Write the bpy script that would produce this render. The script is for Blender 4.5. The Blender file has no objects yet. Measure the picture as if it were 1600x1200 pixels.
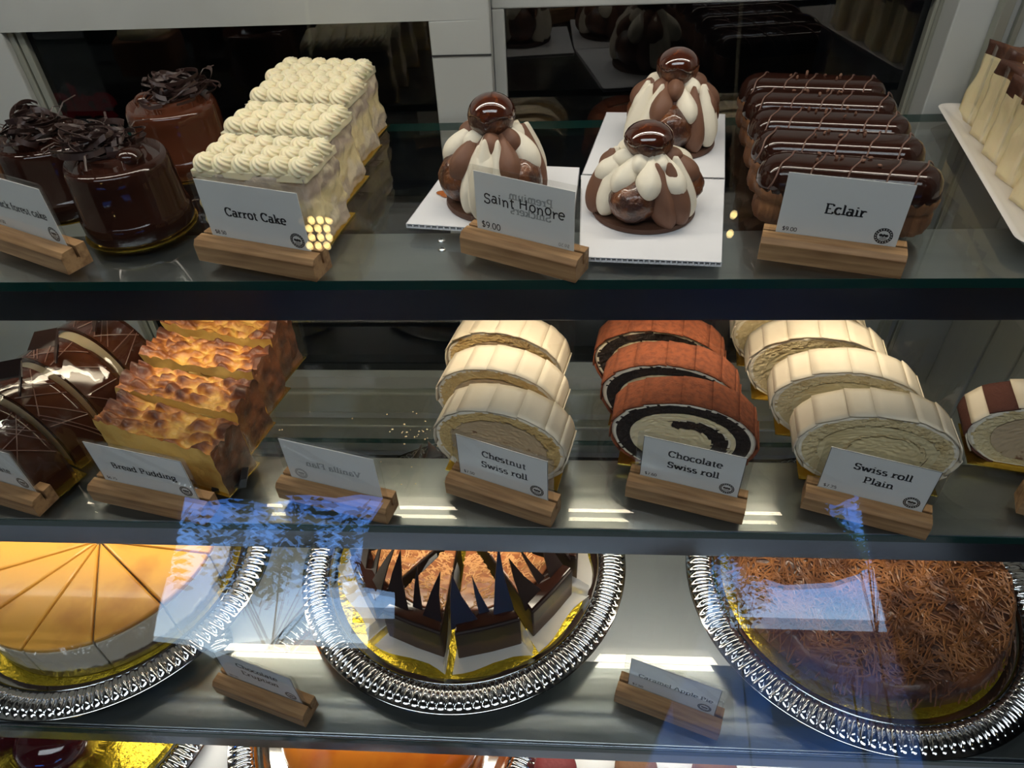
import bpy, bmesh, math, random
from mathutils import Vector, Matrix, noise
rnd = random.Random(7)
PI = math.pi
C = bpy.context.scene.collection
SC = bpy.context.scene
def rad(a): return math.radians(a)

# ------------------------------------------------------------------ camera
CZ = 1.5                                   # camera height above the shop floor
F = 1110.0                                 # focal length in pixels of a 1600 x 1200 frame
P_, RO, YA = rad(41), rad(-2.88), rad(-4.84)
FW = Vector((math.sin(YA)*math.cos(P_), math.cos(YA)*math.cos(P_), -math.sin(P_)))
_r = Vector((math.cos(YA), -math.sin(YA), 0)); _u = _r.cross(FW)
RX = _r*math.cos(RO) + _u*math.sin(RO); UP = -_r*math.sin(RO) + _u*math.cos(RO)
cam = bpy.data.cameras.new('camera'); co = bpy.data.objects.new('camera', cam); C.objects.link(co)
cam.sensor_width = 36; cam.lens = F/1600*36; cam.clip_start = .01; cam.clip_end = 300
co.matrix_world = Matrix(((RX.x, UP.x, -FW.x, 0), (RX.y, UP.y, -FW.y, 0), (RX.z, UP.z, -FW.z, CZ), (0, 0, 0, 1)))
SC.camera = co
def ray(px, py): return (RX*(px-800) - UP*(py-600) + FW*F).normalized()
def at(px, py, h):                         # point of the plane h below the camera seen at a pixel
    d = ray(px, py); return d*(-h/d.z) + Vector((0, 0, CZ))
def bk(px, py, y=.78):                     # point of the rear wall plane seen at a pixel
    d = ray(px, py); return d*(y/d.y) + Vector((0, 0, CZ))

# ------------------------------------------------------------------ world, exposure
SC.view_settings.view_transform = 'Standard'; SC.view_settings.look = 'None'
SC.view_settings.exposure = 0.0; SC.view_settings.gamma = 1; SC.view_settings.use_curve_mapping = False
SC.cycles.transparent_max_bounces = 32
SC.cycles.max_bounces = 10; SC.cycles.glossy_bounces = 6; SC.cycles.diffuse_bounces = 4
SC.cycles.sample_clamp_indirect = 4.0
w = bpy.data.worlds.new('sky'); SC.world = w; w.use_nodes = True
nt = w.node_tree; nt.nodes.clear()
tc = nt.nodes.new('ShaderNodeTexCoord'); sep = nt.nodes.new('ShaderNodeSeparateXYZ'); cr = nt.nodes.new('ShaderNodeValToRGB')
bg = nt.nodes.new('ShaderNodeBackground'); out = nt.nodes.new('ShaderNodeOutputWorld')
nt.links.new(tc.outputs['Generated'], sep.inputs[0]); nt.links.new(sep.outputs['Z'], cr.inputs[0])
cr.color_ramp.elements[0].position = 0.0; cr.color_ramp.elements[0].color = (.62, .82, 1, 1)
cr.color_ramp.elements[1].position = .055; cr.color_ramp.elements[1].color = (.05, .22, .85, 1)
e = cr.color_ramp.elements.new(.02); e.color = (.20, .47, .98, 1)
nt.links.new(cr.outputs[0], bg.inputs[0]); bg.inputs[1].default_value = 6.0
nt.links.new(bg.outputs[0], out.inputs[0])

def area(name, loc, direction, sx, sy, power, col, spread=180):
    l = bpy.data.lights.new(name, 'AREA'); l.shape = 'RECTANGLE'; l.size = sx; l.size_y = sy; l.energy = power; l.color = col
    l.spread = rad(spread)
    o = bpy.data.objects.new(name, l); C.objects.link(o); o.location = loc
    z = -Vector(direction).normalized(); x = Vector((1, 0, 0)); y = z.cross(x)
    o.matrix_world = Matrix(((x.x, y.x, z.x, loc[0]), (x.y, y.y, z.y, loc[1]), (x.z, y.z, z.z, loc[2]), (0, 0, 0, 1)))
    return o
H1, H2, H3, H4 = .29, .485, .675, .82       # shelf surfaces below the camera
Z1, Z2, Z3, Z4 = CZ-H1, CZ-H2, CZ-H3, CZ-H4
area('shop_side_fill', (-.3, -.9, 2.9), (0, .25, -1), 2.6, .6, 26, (.86, .93, 1))  # added cool fill for the card fronts, not an actual ceiling fixture
area('case_top_led', (-.1, .575, CZ+.135), (0, -.1, -1), 1.4, .02, 3.0, (1, .91, .78))
area('upper_shelf_led', (-.2, .522, Z1-.028), (0, .42, -.9), 1.15, .022, 1.65, (1, .84, .62))
area('middle_shelf_led', (-.2, .442, Z2-.028), (0, .42, -.9), 1.15, .022, 1.7, (1, .88, .70))
area('lower_shelf_led', (-.2, .343, Z3-.028), (0, .42, -.9), 1.15, .022, 1.3, (1, .9, .74))

# ------------------------------------------------------------------ materials
def M(name, col, rough=.5, metal=0, spec=.5, tex=None, bump=None, coat=0, sss=0, emit=None, zramp=None, ior=None):
    """tex=(scale,col2,lo,hi[,stretch]) mixes a second colour by noise; bump=(scale,strength); zramp=[(z,col)...] layers by local height"""
    m = bpy.data.materials.new(name); m.use_nodes = True; n = m.node_tree.nodes; L = m.node_tree.links
    b = n['Principled BSDF']; b.inputs['Base Color'].default_value = (*col, 1); b.inputs['Roughness'].default_value = rough
    b.inputs['Metallic'].default_value = metal; b.inputs['Specular IOR Level'].default_value = spec
    b.inputs['Coat Weight'].default_value = coat; b.inputs['Coat Roughness'].default_value = .06
    if ior: b.inputs['IOR'].default_value = ior
    if sss:
        b.inputs['Subsurface Weight'].default_value = sss; b.inputs['Subsurface Radius'].default_value = (.006, .004, .002); b.inputs['Subsurface Scale'].default_value = 1
    t = n.new('ShaderNodeTexCoord'); src = None
    if zramp:
        s = n.new('ShaderNodeSeparateXYZ'); L.new(t.outputs['Object'], s.inputs[0])
        nz = n.new('ShaderNodeTexNoise'); nz.inputs['Scale'].default_value = 90; nz.inputs['Detail'].default_value = 3; L.new(t.outputs['Object'], nz.inputs[0])
        ma = n.new('ShaderNodeMath'); ma.operation = 'MULTIPLY_ADD'; ma.inputs[1].default_value = .012; L.new(nz.outputs[0], ma.inputs[0]); L.new(s.outputs[2], ma.inputs[2])
        mr = n.new('ShaderNodeMapRange'); mr.inputs['From Min'].default_value = .006; mr.inputs['From Max'].default_value = .106; L.new(ma.outputs[0], mr.inputs[0])
        r = n.new('ShaderNodeValToRGB'); L.new(mr.outputs[0], r.inputs[0]); els = r.color_ramp.elements
        for i, (z, c) in enumerate(zramp):
            e = els[i] if i < 2 else els.new(1)
            e.position = z/.1; e.color = (*c, 1)
        src = r.outputs[0]
    if tex:
        nz = n.new('ShaderNodeTexNoise'); nz.inputs['Scale'].default_value = tex[0]; nz.inputs['Detail'].default_value = 5
        if len(tex) > 4:
            mp = n.new('ShaderNodeMapping'); mp.inputs['Scale'].default_value = tex[4]; L.new(t.outputs['Object'], mp.inputs[0]); L.new(mp.outputs[0], nz.inputs[0])
        else: L.new(t.outputs['Object'], nz.inputs[0])
        mr = n.new('ShaderNodeMapRange'); mr.inputs['From Min'].default_value = tex[2]; mr.inputs['From Max'].default_value = tex[3]; L.new(nz.outputs[0], mr.inputs[0])
        mx = n.new('ShaderNodeMix'); mx.data_type = 'RGBA'; L.new(mr.outputs[0], mx.inputs['Factor'])
        if src: L.new(src, mx.inputs['A'])
        else: mx.inputs['A'].default_value = (*col, 1)
        mx.inputs['B'].default_value = (*tex[1], 1); src = mx.outputs['Result']
    if src: L.new(src, b.inputs['Base Color'])
    if bump:
        nz = n.new('ShaderNodeTexNoise'); nz.inputs['Scale'].default_value = bump[0]; nz.inputs['Detail'].default_value = 4; L.new(t.outputs['Object'], nz.inputs[0])
        if len(bump) > 2:
            mp = n.new('ShaderNodeMapping'); mp.inputs['Scale'].default_value = bump[2]; L.new(t.outputs['Object'], mp.inputs[0]); L.new(mp.outputs[0], nz.inputs[0])
        bp = n.new('ShaderNodeBump'); bp.inputs['Strength'].default_value = bump[1]; bp.inputs['Distance'].default_value = .004
        L.new(nz.outputs[0], bp.inputs['Height']); L.new(bp.outputs[0], b.inputs['Normal'])
    if emit:
        b.inputs['Emission Color'].default_value = (*emit[0], 1); b.inputs['Emission Strength'].default_value = emit[1]
    return m
def clear(name, tint, f0=.04, power=1.0, rough=0.0, bump=None, haze=0):
    """thin clear sheet: transparent with a Schlick reflection (and a little white haze)"""
    m = bpy.data.materials.new(name); m.use_nodes = True; n = m.node_tree.nodes; L = m.node_tree.links; n.clear()
    o = n.new('ShaderNodeOutputMaterial'); tr = n.new('ShaderNodeBsdfTransparent'); gl = n.new('ShaderNodeBsdfGlossy')
    tr.inputs[0].default_value = (*tint, 1); gl.inputs['Roughness'].default_value = rough; gl.inputs[0].default_value = (1, 1, 1, 1)
    lw = n.new('ShaderNodeLayerWeight'); lw.inputs['Blend'].default_value = .5
    pw = n.new('ShaderNodeMath'); pw.operation = 'POWER'; pw.inputs[1].default_value = 5; L.new(lw.outputs['Facing'], pw.inputs[0])
    ma = n.new('ShaderNodeMath'); ma.operation = 'MULTIPLY_ADD'; ma.inputs[1].default_value = (1-f0)*power; ma.inputs[2].default_value = f0; L.new(pw.outputs[0], ma.inputs[0])
    mx = n.new('ShaderNodeMixShader'); L.new(ma.outputs[0], mx.inputs[0]); L.new(tr.outputs[0], mx.inputs[1]); L.new(gl.outputs[0], mx.inputs[2])
    res = mx.outputs[0]
    if haze:
        df = n.new('ShaderNodeBsdfTranslucent' if haze < 0 else 'ShaderNodeBsdfDiffuse'); df.inputs[0].default_value = (.9, .9, .88, 1)
        m2 = n.new('ShaderNodeMixShader'); m2.inputs[0].default_value = abs(haze); L.new(res, m2.inputs[1]); L.new(df.outputs[0], m2.inputs[2]); res = m2.outputs[0]
    if bump:
        t = n.new('ShaderNodeTexCoord'); nz = n.new('ShaderNodeTexNoise'); nz.inputs['Scale'].default_value = bump[0]; L.new(t.outputs['Object'], nz.inputs[0])
        bp = n.new('ShaderNodeBump'); bp.inputs['Strength'].default_value = bump[1]; bp.inputs['Distance'].default_value = .01
        L.new(nz.outputs[0], bp.inputs['Height']); L.new(bp.outputs[0], gl.inputs['Normal'])
    L.new(res, o.inputs[0]); return m
def c255(r, g, b):
    f = lambda v: ((v/255+.055)/1.055)**2.4 if v > 10 else v/255/12.92
    return (f(r), f(g), f(b))
m_glass = clear('front_glass', (.985, .99, .985), .045)
m_shelf = clear('shelf_glass', (.945, .965, .96), .05)
m_edge = M('glass_edge', (.004, .035, .028), .12, spec=.6)
m_film = clear('acetate_film', (.985, .985, .97), .05, rough=.04, bump=(25, .35))
m_acryl = clear('acrylic_sleeve', (.93, .93, .92), .05, rough=.02)
m_steel = M('brushed_steel', (.42, .44, .46), .16, 1, bump=(60, .03, (.05, 1, 1)))
m_strip = M('polished_steel_strip', (.22, .24, .28), .22, 1, bump=(40, .03, (.1, 1, 1)))
m_fixtop = M('steel_fixture_top', (.38, .39, .39), .28, .9, tex=(7, (.30, .32, .33), .45, .7, (1, 5, 1)), bump=(90, .06, (.05, 1, 1)))
m_chrome = M('chrome_tray', (.72, .73, .74), .10, 1)
m_alu = M('aluminium_track', (.36, .37, .32), .42, .6)
m_white = M('white_frame', (.37, .385, .375), .42, tex=(5, (.33, .34, .325), .45, .62), spec=.35)
m_deck = M('white_deck', (.80, .82, .85), .35)
m_choc3 = M('dark_milk_glaze', (.042, .013, .007), .09, spec=.5)
m_dark = M('dark_gap', (.012, .013, .015), .6)
m_pane = clear('dark_door_pane', (.30, .32, .34), .055)
m_room = M('shop_wall_paint', (.05, .045, .042), .8)
m_floor = M('shop_floor_tile', (.06, .05, .045), .5)
m_ceil = M('shop_ceiling', (.10, .095, .09), .9)
m_wood = M('sign_block_wood', c255(168, 132, 92), .5, tex=(14, c255(128, 94, 62), .38, .66, (1, 14, 14)), bump=(30, .05, (1, 12, 12)), spec=.3)
m_card = M('card_paper', (.84, .85, .83), .6)
m_ink = M('black_ink', (.012, .012, .014), .6)
m_ink2 = M('grey_show_through_ink', (.40, .41, .40), .6)
m_ink3 = M('faded_ink', (.05, .05, .055), .6)
m_choc = M('chocolate_glaze', (.024, .008, .005), .07, spec=.5)
m_choc2 = M('milk_chocolate_glaze', (.062, .018, .008), .08, spec=.5)
m_curl = M('chocolate_curl', (.034, .016, .013), .42)
m_shard = M('chocolate_shard', (.016, .009, .008), .28)
m_gold = M('gold_card', (.72, .50, .08), .20, .95, bump=(120, .25))
m_goldy = M('gold_foil_board', (.66, .50, .04), .26, .85, bump=(160, .35))
m_cream = M('piped_cream', (.80, .71, .48), .5, spec=.3, sss=.25)
m_cream2 = M('whipped_cream', (.80, .73, .59), .5, spec=.3, bump=(180, .12))
m_coat = M('cream_coating', (.70, .62, .48), .45, spec=.35, bump=(60, .10), tex=(22, (.62, .53, .39), .5, .7))
m_bcream = M('chocolate_cream', (.175, .083, .050), .5, spec=.3, bump=(180, .12))
m_choux = M('choux_pastry', (.17, .055, .016), .32, tex=(70, (.045, .013, .006), .42, .58), bump=(150, 1.0), coat=.6)
m_chouxl = M('pale_choux_pastry', (.24, .105, .036), .55, tex=(40, (.13, .05, .018), .42, .62), bump=(100, .5))
m_caramel = M('caramel_glaze', (.055, .012, .005), .05, spec=.6, coat=1, tex=(60, (.20, .052, .015), .54, .66))
m_disc = M('pastry_disc', (.085, .035, .018), .6, bump=(120, .3))
m_drop = M('caramel_drop', (.42, .11, .012), .1, coat=.6)
m_spongey = M('yellow_sponge', (.66, .47, .20), .85, tex=(70, (.52, .34, .12), .45, .7), bump=(260, .7))
m_spongep = M('pale_sponge', (.68, .56, .32), .85, tex=(70, (.56, .42, .20), .45, .7), bump=(260, .7))
m_spongec = M('cocoa_sponge', (.018, .011, .009), .85, tex=(60, (.036, .020, .014), .45, .7), bump=(260, .8))
m_fill = M('vanilla_filling', (.74, .64, .42), .5, bump=(40, .15), sss=.2)
m_fillc = M('chestnut_filling', (.50, .38, .24), .55, tex=(75, (.22, .11, .06), .62, .68), bump=(80, .3))
m_fillp = M('plain_filling', (.66, .57, .34), .45, tex=(25, (.58, .47, .25), .45, .65), bump=(40, .15))
m_cocoa = M('cocoa_dusting', (.24, .062, .020), .9, tex=(180, (.17, .042, .014), .45, .6), bump=(400, .4))
m_tira = M('dark_cocoa_dusting', (.085, .026, .016), .9, bump=(400, .4))
m_carrot = M('carrot_cake_side', (.6, .5, .3), .55, zramp=[(0, (.43, .35, .27)), (.014, (.45, .37, .29)), (.020, (.70, .58, .32)), (.036, (.72, .60, .33)), (.043, (.42, .33, .26)), (.06, (.45, .37, .29))], tex=(45, (.70, .60, .42), .52, .64), bump=(90, .6), sss=.1)
m_custard = M('bread_pudding', (.66, .44, .13), .5, tex=(30, (.50, .27, .06), .48, .66), bump=(70, .5), sss=.15)
m_crust = M('bread_pudding_crust', (.62, .36, .08), .5, zramp=[(0, (.64, .37, .07)), (.047, (.66, .38, .08)), (.0505, (.46, .17, .03)), (.0545, (.16, .042, .013)), (.060, (.07, .021, .009))], tex=(24, (.20, .06, .015), .54, .66), bump=(90, .7), coat=.15)
m_crustd = M('dark_crust', (.17, .055, .018), .55, tex=(45, (.055, .02, .010), .42, .6), bump=(110, .8), coat=.15)
m_basq = M('cheesecake_body', (.80, .68, .42), .5, tex=(30, (.72, .56, .28), .5, .66), bump=(60, .35), sss=.2)
m_burnt = M('burnt_top', (.065, .024, .014), .5, tex=(40, (.20, .075, .025), .5, .66), bump=(90, .4))
m_plate = M('white_melamine', (.66, .62, .58), .25, coat=.3)
m_corr = M('corrugated_plastic', (.78, .78, .80), .4)
m_golden = M('golden_cheesecake_top', (.72, .36, .055), .42, tex=(13, (.42, .15, .022), .52, .72), coat=.15)
m_cheese = M('cheese_layer', (.62, .55, .42), .5, bump=(50, .2))
m_crumb = M('crumb_base', (.06, .032, .022), .8, bump=(200, .8))
m_cside = M('cheesecake_layers', (.5, .4, .3), .5, zramp=[(0, (.05, .028, .022)), (.011, (.07, .04, .03)), (.014, (.62, .56, .44)), (.046, (.66, .58, .42)), (.052, (.74, .42, .1))], bump=(60, .2))
m_erup = M('eruption_side', (.05, .02, .012), .45, zramp=[(0, (.050, .024, .016)), (.024, (.060, .028, .018)), (.028, (.018, .009, .007)), (.05, (.02, .010, .008))], spec=.3)
m_etop = M('caramel_top', (.27, .09, .03), .3, tex=(55, (.45, .20, .07), .50, .60, (1, 2.2, 1)), bump=(70, .4), coat=.4)
m_drz = M('caramel_drizzle', (.70, .38, .16), .3, coat=.4)
m_line = M('chocolate_drizzle', (.16, .085, .065), .35)
m_nib = M('cocoa_nib', (.16, .075, .045), .7)
m_pie = M('caramel_pie_crust', (.145, .050, .018), .5, tex=(26, (.045, .016, .009), .45, .62), bump=(70, .8), coat=.2)
m_shred = M('pastry_shred', (.26, .105, .034), .45, tex=(30, (.10, .036, .014), .42, .62), coat=.2)
m_parch = clear('parchment_paper', (.80, .78, .72), .02, rough=.3, haze=.55)
m_red = M('red_glaze', (.05, .006, .008), .08, coat=.6)
m_maca = M('macaron_shell', (.22, .03, .035), .6, bump=(200, .2))
m_macb = M('brown_macaron_shell', (.24, .11, .05), .6, bump=(200, .2))
m_orange = M('apricot_glaze', (.66, .20, .02), .06, coat=.8, tex=(14, (.50, .11, .01), .5, .65))
m_clip = M('black_plastic', (.012, .013, .016), .3)
m_crumbs = M('pastry_crumb', (.66, .52, .30), .8)
m_leaf = M('leaf', (.05, .10, .018), .6); m_leaf2 = M('sunlit_leaf', (.30, .42, .06), .6); m_bark = M('bark', (.06, .045, .03), .9)
m_bld = M('pale_wall', (.55, .52, .48), .8); m_roof = M('brown_roof', (.14, .07, .05), .8); m_win = M('shop_window', (.05, .07, .1), .1)
m_street = M('asphalt', (.035, .045, .065), .9)
m_bulb = M('lit_bulb', (1, .8, .4), .4, emit=((1, .76, .30), 13))
m_rim = M('lamp_shade', (.3, .25, .15), .4)
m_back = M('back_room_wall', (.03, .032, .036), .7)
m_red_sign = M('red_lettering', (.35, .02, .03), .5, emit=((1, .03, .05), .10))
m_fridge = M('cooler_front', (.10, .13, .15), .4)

# ------------------------------------------------------------------ mesh helpers
class MB:
    def __init__(s): s.v = []; s.f = []; s.m = []
    def add(s, vs, fs, mi=0):
        o = len(s.v); s.v += [tuple(v) for v in vs]; s.f += [tuple(i+o for i in f) for f in fs]; s.m += [mi]*len(fs)
    def box(s, x0, x1, y0, y1, z0, z1, mi=0, top=None):
        s.add([(x, y, z) for z in (z0, z1) for y in (y0, y1) for x in (x0, x1)],
              [(0, 2, 3, 1), (4, 5, 7, 6), (0, 1, 5, 4), (2, 6, 7, 3), (0, 4, 6, 2), (1, 3, 7, 5)], mi)
        if top is not None: s.m[-5] = top
    def lathe(s, prof, n=48, cx=0, cy=0, cz=0, mi=0, fn=None):
        vs = []; fs = []
        for k in range(n):
            a = 2*PI*k/n
            for i, (r, z) in enumerate(prof):
                if fn: r, z = fn(a, i, r, z)
                vs.append((cx+r*math.cos(a), cy+r*math.sin(a), cz+z))
        p = len(prof)
        for k in range(n):
            for i in range(p-1): fs.append((k*p+i, ((k+1) % n)*p+i, ((k+1) % n)*p+i+1, k*p+i+1))
        s.add(vs, fs, mi)
    def loft(s, rings, closed=True, cap=True, mi=0):
        n = len(rings[0]); vs = [v for r in rings for v in r]; fs = []
        for i in range(len(rings)-1):
            for k in range(n if closed else n-1): fs.append((i*n+k, i*n+(k+1) % n, (i+1)*n+(k+1) % n, (i+1)*n+k))
        if cap and closed: fs += [tuple(range(n))[::-1], tuple(range((len(rings)-1)*n, len(rings)*n))]
        s.add(vs, fs, mi)
    def prism(s, pts, z0, z1, mi=0, top=None):
        n = len(pts); s.add([(x, y, z0) for x, y in pts]+[(x, y, z1) for x, y in pts],
            [tuple(range(n))[::-1]]+[(i, (i+1) % n, n+(i+1) % n, n+i) for i in range(n)]+[tuple(range(n, 2*n))], mi)
        if top is not None: s.m[-1] = top
    def tube(s, pts, r, n=6, mi=0, flat=1.0):
        pts = [Vector(p) for p in pts]; rings = []
        for i, p in enumerate(pts):
            t = (pts[min(i+1, len(pts)-1)]-pts[max(i-1, 0)]).normalized()
            a = t.cross(Vector((0, 0, 1)))
            a = a.normalized() if a.length > 1e-4 else Vector((1, 0, 0)); b = a.cross(t)
            rr = r(i/(len(pts)-1)) if callable(r) else r
            rings.append([p+a*math.cos(2*PI*k/n)*rr+b*math.sin(2*PI*k/n)*rr*flat for k in range(n)])
        s.loft(rings, mi=mi)
    def ball(s, c, r, nu=20, nv=12, fn=None, mi=0):
        vs = []; fs = []
        for i in range(nv+1):
            for k in range(nu):
                t = PI*i/nv; a = 2*PI*k/nu; d = Vector((math.sin(t)*math.cos(a), math.sin(t)*math.sin(a), math.cos(t)))
                q = Vector((d.x*r[0], d.y*r[1], d.z*r[2]))
                if fn: q = fn(q, d)
                vs.append(Vector(c)+q)
        for i in range(nv):
            for k in range(nu): fs.append((i*nu+k, (i+1)*nu+k, (i+1)*nu+(k+1) % nu, i*nu+(k+1) % nu))
        s.add(vs, fs, mi)
    def sheet(s, fn, nu, nv, mi=0):
        s.add([fn(i/nu, k/nv) for i in range(nu+1) for k in range(nv+1)],
              [(i*(nv+1)+k, (i+1)*(nv+1)+k, (i+1)*(nv+1)+k+1, i*(nv+1)+k+1) for i in range(nu) for k in range(nv)], mi)
    def build(s, name, mats, parent=None, smooth=False, bevel=0, solid=0, clean=True):
        me = bpy.data.meshes.new(name); me.from_pydata(s.v, [], s.f)
        for m in (mats if isinstance(mats, (list, tuple)) else [mats]): me.materials.append(m)
        me.polygons.foreach_set('material_index', s.m)
        if clean:
            bm = bmesh.new(); bm.from_mesh(me); bmesh.ops.remove_doubles(bm, verts=bm.verts, dist=1e-6)
            bmesh.ops.dissolve_degenerate(bm, edges=bm.edges, dist=1e-7); bmesh.ops.recalc_face_normals(bm, faces=bm.faces); bm.to_mesh(me); bm.free()
        if smooth: me.polygons.foreach_set('use_smooth', [True]*len(me.polygons))
        o = bpy.data.objects.new(name, me); C.objects.link(o)
        if parent is not None: o.parent = parent
        if bevel:
            b = o.modifiers.new('bevel', 'BEVEL'); b.width = bevel; b.segments = 2; b.limit_method = 'ANGLE'; b.angle_limit = rad(35)
        if solid:
            b = o.modifiers.new('solid', 'SOLIDIFY'); b.thickness = solid; b.offset = 0
        if smooth == 'auto':
            me.set_sharp_from_angle(angle=rad(40))
        return o
def tag(o, label=None, cat=None, group=None, kind=None):
    if label: o['label'] = label
    if cat: o['category'] = cat
    if group: o['group'] = group
    if kind: o['kind'] = kind
    return o
def thing(name, label, cat, loc=(0, 0, 0), rz=0, group=None):
    o = bpy.data.objects.new(name, None); C.objects.link(o); o.location = loc; o.rotation_euler = (0, 0, rz)
    o.empty_display_size = .02
    return tag(o, label, cat, group)
def dup(root, loc, rz, label, group=None):
    r = root.copy(); C.objects.link(r); r.location = loc; r.rotation_euler = (0, 0, rz); r['label'] = label
    if group: r['group'] = group
    for ch in list(root.children):
        c = ch.copy(); C.objects.link(c); c.parent = r
        for g in list(ch.children):
            d = g.copy(); C.objects.link(d); d.parent = c
    return r
def nz(p, sc, seed=0): return noise.noise(Vector(p)*sc+Vector((seed*7.3, seed*3.1, seed)))
def rough_box(w, d, h, cuts, fn):
    """subdivided box standing on z=0, every vertex moved by fn(position, normal)"""
    bm = bmesh.new(); bmesh.ops.create_cube(bm, size=1)
    bmesh.ops.subdivide_edges(bm, edges=bm.edges[:], cuts=cuts, use_grid_fill=True)
    bm.normal_update(); b = MB(); idx = {}
    for v in bm.verts:
        p = Vector((v.co.x*w, v.co.y*d, (v.co.z+.5)*h)); idx[v.index] = len(b.v); b.v.append(tuple(fn(p, v.co.copy())))
    for f in bm.faces:
        c = f.calc_center_median(); b.f.append(tuple(v.index for v in f.verts))
        b.m.append(1 if c.z > .499 else (2 if c.x > .499 else (3 if c.x < -.499 else 0)))
    bm.free(); return b

# ------------------------------------------------------------------ setting: shop, display case
def gy(z):
    """front glass profile: distance from the camera of the pane at height z relative to the camera"""
    if z > -.29: return .43+.392*(z+.29)-.30*(z+.29)**2
    d = -.29-z; return .43-(.392*d+.385*d*d)
def gslope(z): e = 1e-4; return (gy(z+e)-gy(z-e))/(2*e)
def bounce(px, py, Y):
    """where the view through a pixel, mirrored by the front glass, meets the plane y=Y behind the camera (or the direction if Y is None)"""
    d = ray(px, py); lo, hi = .05, 3.0
    for _ in range(50):
        t = (lo+hi)/2; p = d*t
        if p.y < gy(p.z): lo = t
        else: hi = t
    n = Vector((0, -1, gslope(p.z))).normalized(); r = d-2*d.dot(n)*n
    if Y is None: return p+Vector((0, 0, CZ)), r
    return p+r*((Y-p.y)/r.y)+Vector((0, 0, CZ))
# shop floor, ceiling, walls
b = MB(); b.box(-4, 4, -2.6, 4, -.1, 0); tag(b.build('floor', m_floor), kind='structure')
b = MB(); b.box(-4, 4, -2.6, 4, 3.0, 3.1); tag(b.build('ceiling', m_ceil), kind='structure')
for nm, x in (('wall_left', -4.1), ('wall_right', 4.0)):
    b = MB(); b.box(x, x+.1, -2.6, 4, 0, 3.0); tag(b.build(nm, m_room), kind='structure')
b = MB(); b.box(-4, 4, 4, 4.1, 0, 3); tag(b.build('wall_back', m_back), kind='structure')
# street wall behind the camera with two openings to the street
WY = -2.5
win_a = [(283, 782), (320, 789), (355, 784), (400, 788), (440, 780), (480, 779), (520, 784), (560, 778), (600, 784), (580, 815), (568, 850), (562, 890), (572, 926), (617, 934), (615, 1016), (520, 1012), (440, 1006), (380, 1012), (330, 1030), (290, 1008), (232, 1002), (240, 960), (262, 880)]
win_b = [(1106, 960), (1108, 890), (1135, 868), (1175, 905), (1230, 922), (1300, 918), (1342, 905), (1352, 882), (1330, 845), (1286, 790), (1310, 796), (1345, 775), (1358, 840), (1385, 960), (1412, 1050), (1440, 1150), (1455, 1230), (1000, 1230), (1040, 1130), (1075, 1050)]
def wall_with_holes(x0, x1, z0, z1, y, th, holes):
    bm = bmesh.new(); loops = [[Vector((x0, 0, z0)), Vector((x1, 0, z0)), Vector((x1, 0, z1)), Vector((x0, 0, z1))]]+holes; es = []; b = MB()
    for lp in loops:
        vs = [bm.verts.new((q.x, 0, q.z)) for q in lp]
        es += [bm.edges.new((vs[i], vs[(i+1) % len(vs)])) for i in range(len(vs))]
    bmesh.ops.triangle_fill(bm, edges=es, use_beauty=True, use_dissolve=False)
    bm.verts.index_update()
    for k in (0, 1): b.add([(v.co.x, y-k*th, v.co.z) for v in bm.verts], [tuple(v.index for v in f.verts) for f in bm.faces])
    for lp in loops:
        n = len(lp); b.add([(q.x, y, q.z) for q in lp]+[(q.x, y-th, q.z) for q in lp], [(i, (i+1) % n, n+(i+1) % n, n+i) for i in range(n)])
    bm.free(); return b
holes = [[bounce(px, py, WY) for px, py in w] for w in (win_a, win_b)]
tag(wall_with_holes(-4, 4, 0, 3, WY, .04, holes).build('wall_front', m_room), kind='structure')
# outdoors
b = MB(); b.box(-40, 40, -60, WY-.05, -.12, -.02); tag(b.build('ground', m_street), kind='structure')
def tree(name, label, c, R, n, leafm, seed, wide=1.0, flat=.8):
    r = random.Random(seed); t = thing(name, label, 'tree', (c.x, c.y, -.02))
    b = MB()
    for _ in range(n):
        q = Vector((r.gauss(0, 1), r.gauss(0, .6), r.gauss(0, 1))); q = q.normalized()*r.random()**.45
        if noise.noise(q*2.6+Vector((seed, 0, 0))) < -.08: continue
        q = Vector((q.x*R*wide, q.y*R, q.z*R*flat+c.z+.02)); s = R*r.uniform(.10, .26)
        u = Vector((r.gauss(0, 1), r.gauss(0, .4), r.gauss(0, .08))).normalized(); v = Vector((r.gauss(0, .2), r.gauss(0, .5), 1)).normalized()
        b.add([q-u*s, q+v*s*.16, q+u*s, q-v*s*.16], [(0, 1, 2, 3)], 0 if r.random() < .7 else 1)
    b.build('foliage', leafm, t, clean=False)
    b = MB(); b.tube([(0, 0, 0), (R*.05, 0, c.z*.5), (0, 0, c.z)], lambda u: .022*(1-.5*u), 8)
    for k in range(5): b.tube([(0, 0, c.z*.7), (R*.5*wide*math.cos(k*1.3), .1, c.z+R*.4*flat*math.sin(k*1.3))], lambda u: .007*(1-.6*u), 6)
    b.build('trunk', m_bark, t); return t
def out_pt(px, py, dist):
    p, d = bounce(px, py, None); return p+d*dist
tree('street_tree', 'dark green street tree mirrored in the left patch of sky', out_pt(440, 868, 9), .42, 1500, [m_leaf, m_leaf], 3, 4.2, .55)
tree('street_tree', 'yellow green street tree mirrored in the narrow right sliver of sky', out_pt(1350, 820, 9), .34, 700, [m_leaf2, m_leaf], 5, 1.6, .8)
tree('street_tree', 'small sunlit tree mirrored at the left side of the right sky patch', out_pt(1150, 925, 11), .30, 500, [m_leaf2, m_leaf], 8, 1.8, .6)
tree('street_tree', 'dark bare tree mirrored low over the apple pie', out_pt(1330, 1060, 8), .30, 90, [m_bark, m_leaf], 9, 2.5, .5)
hz = out_pt(1250, 1010, 16)
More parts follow.
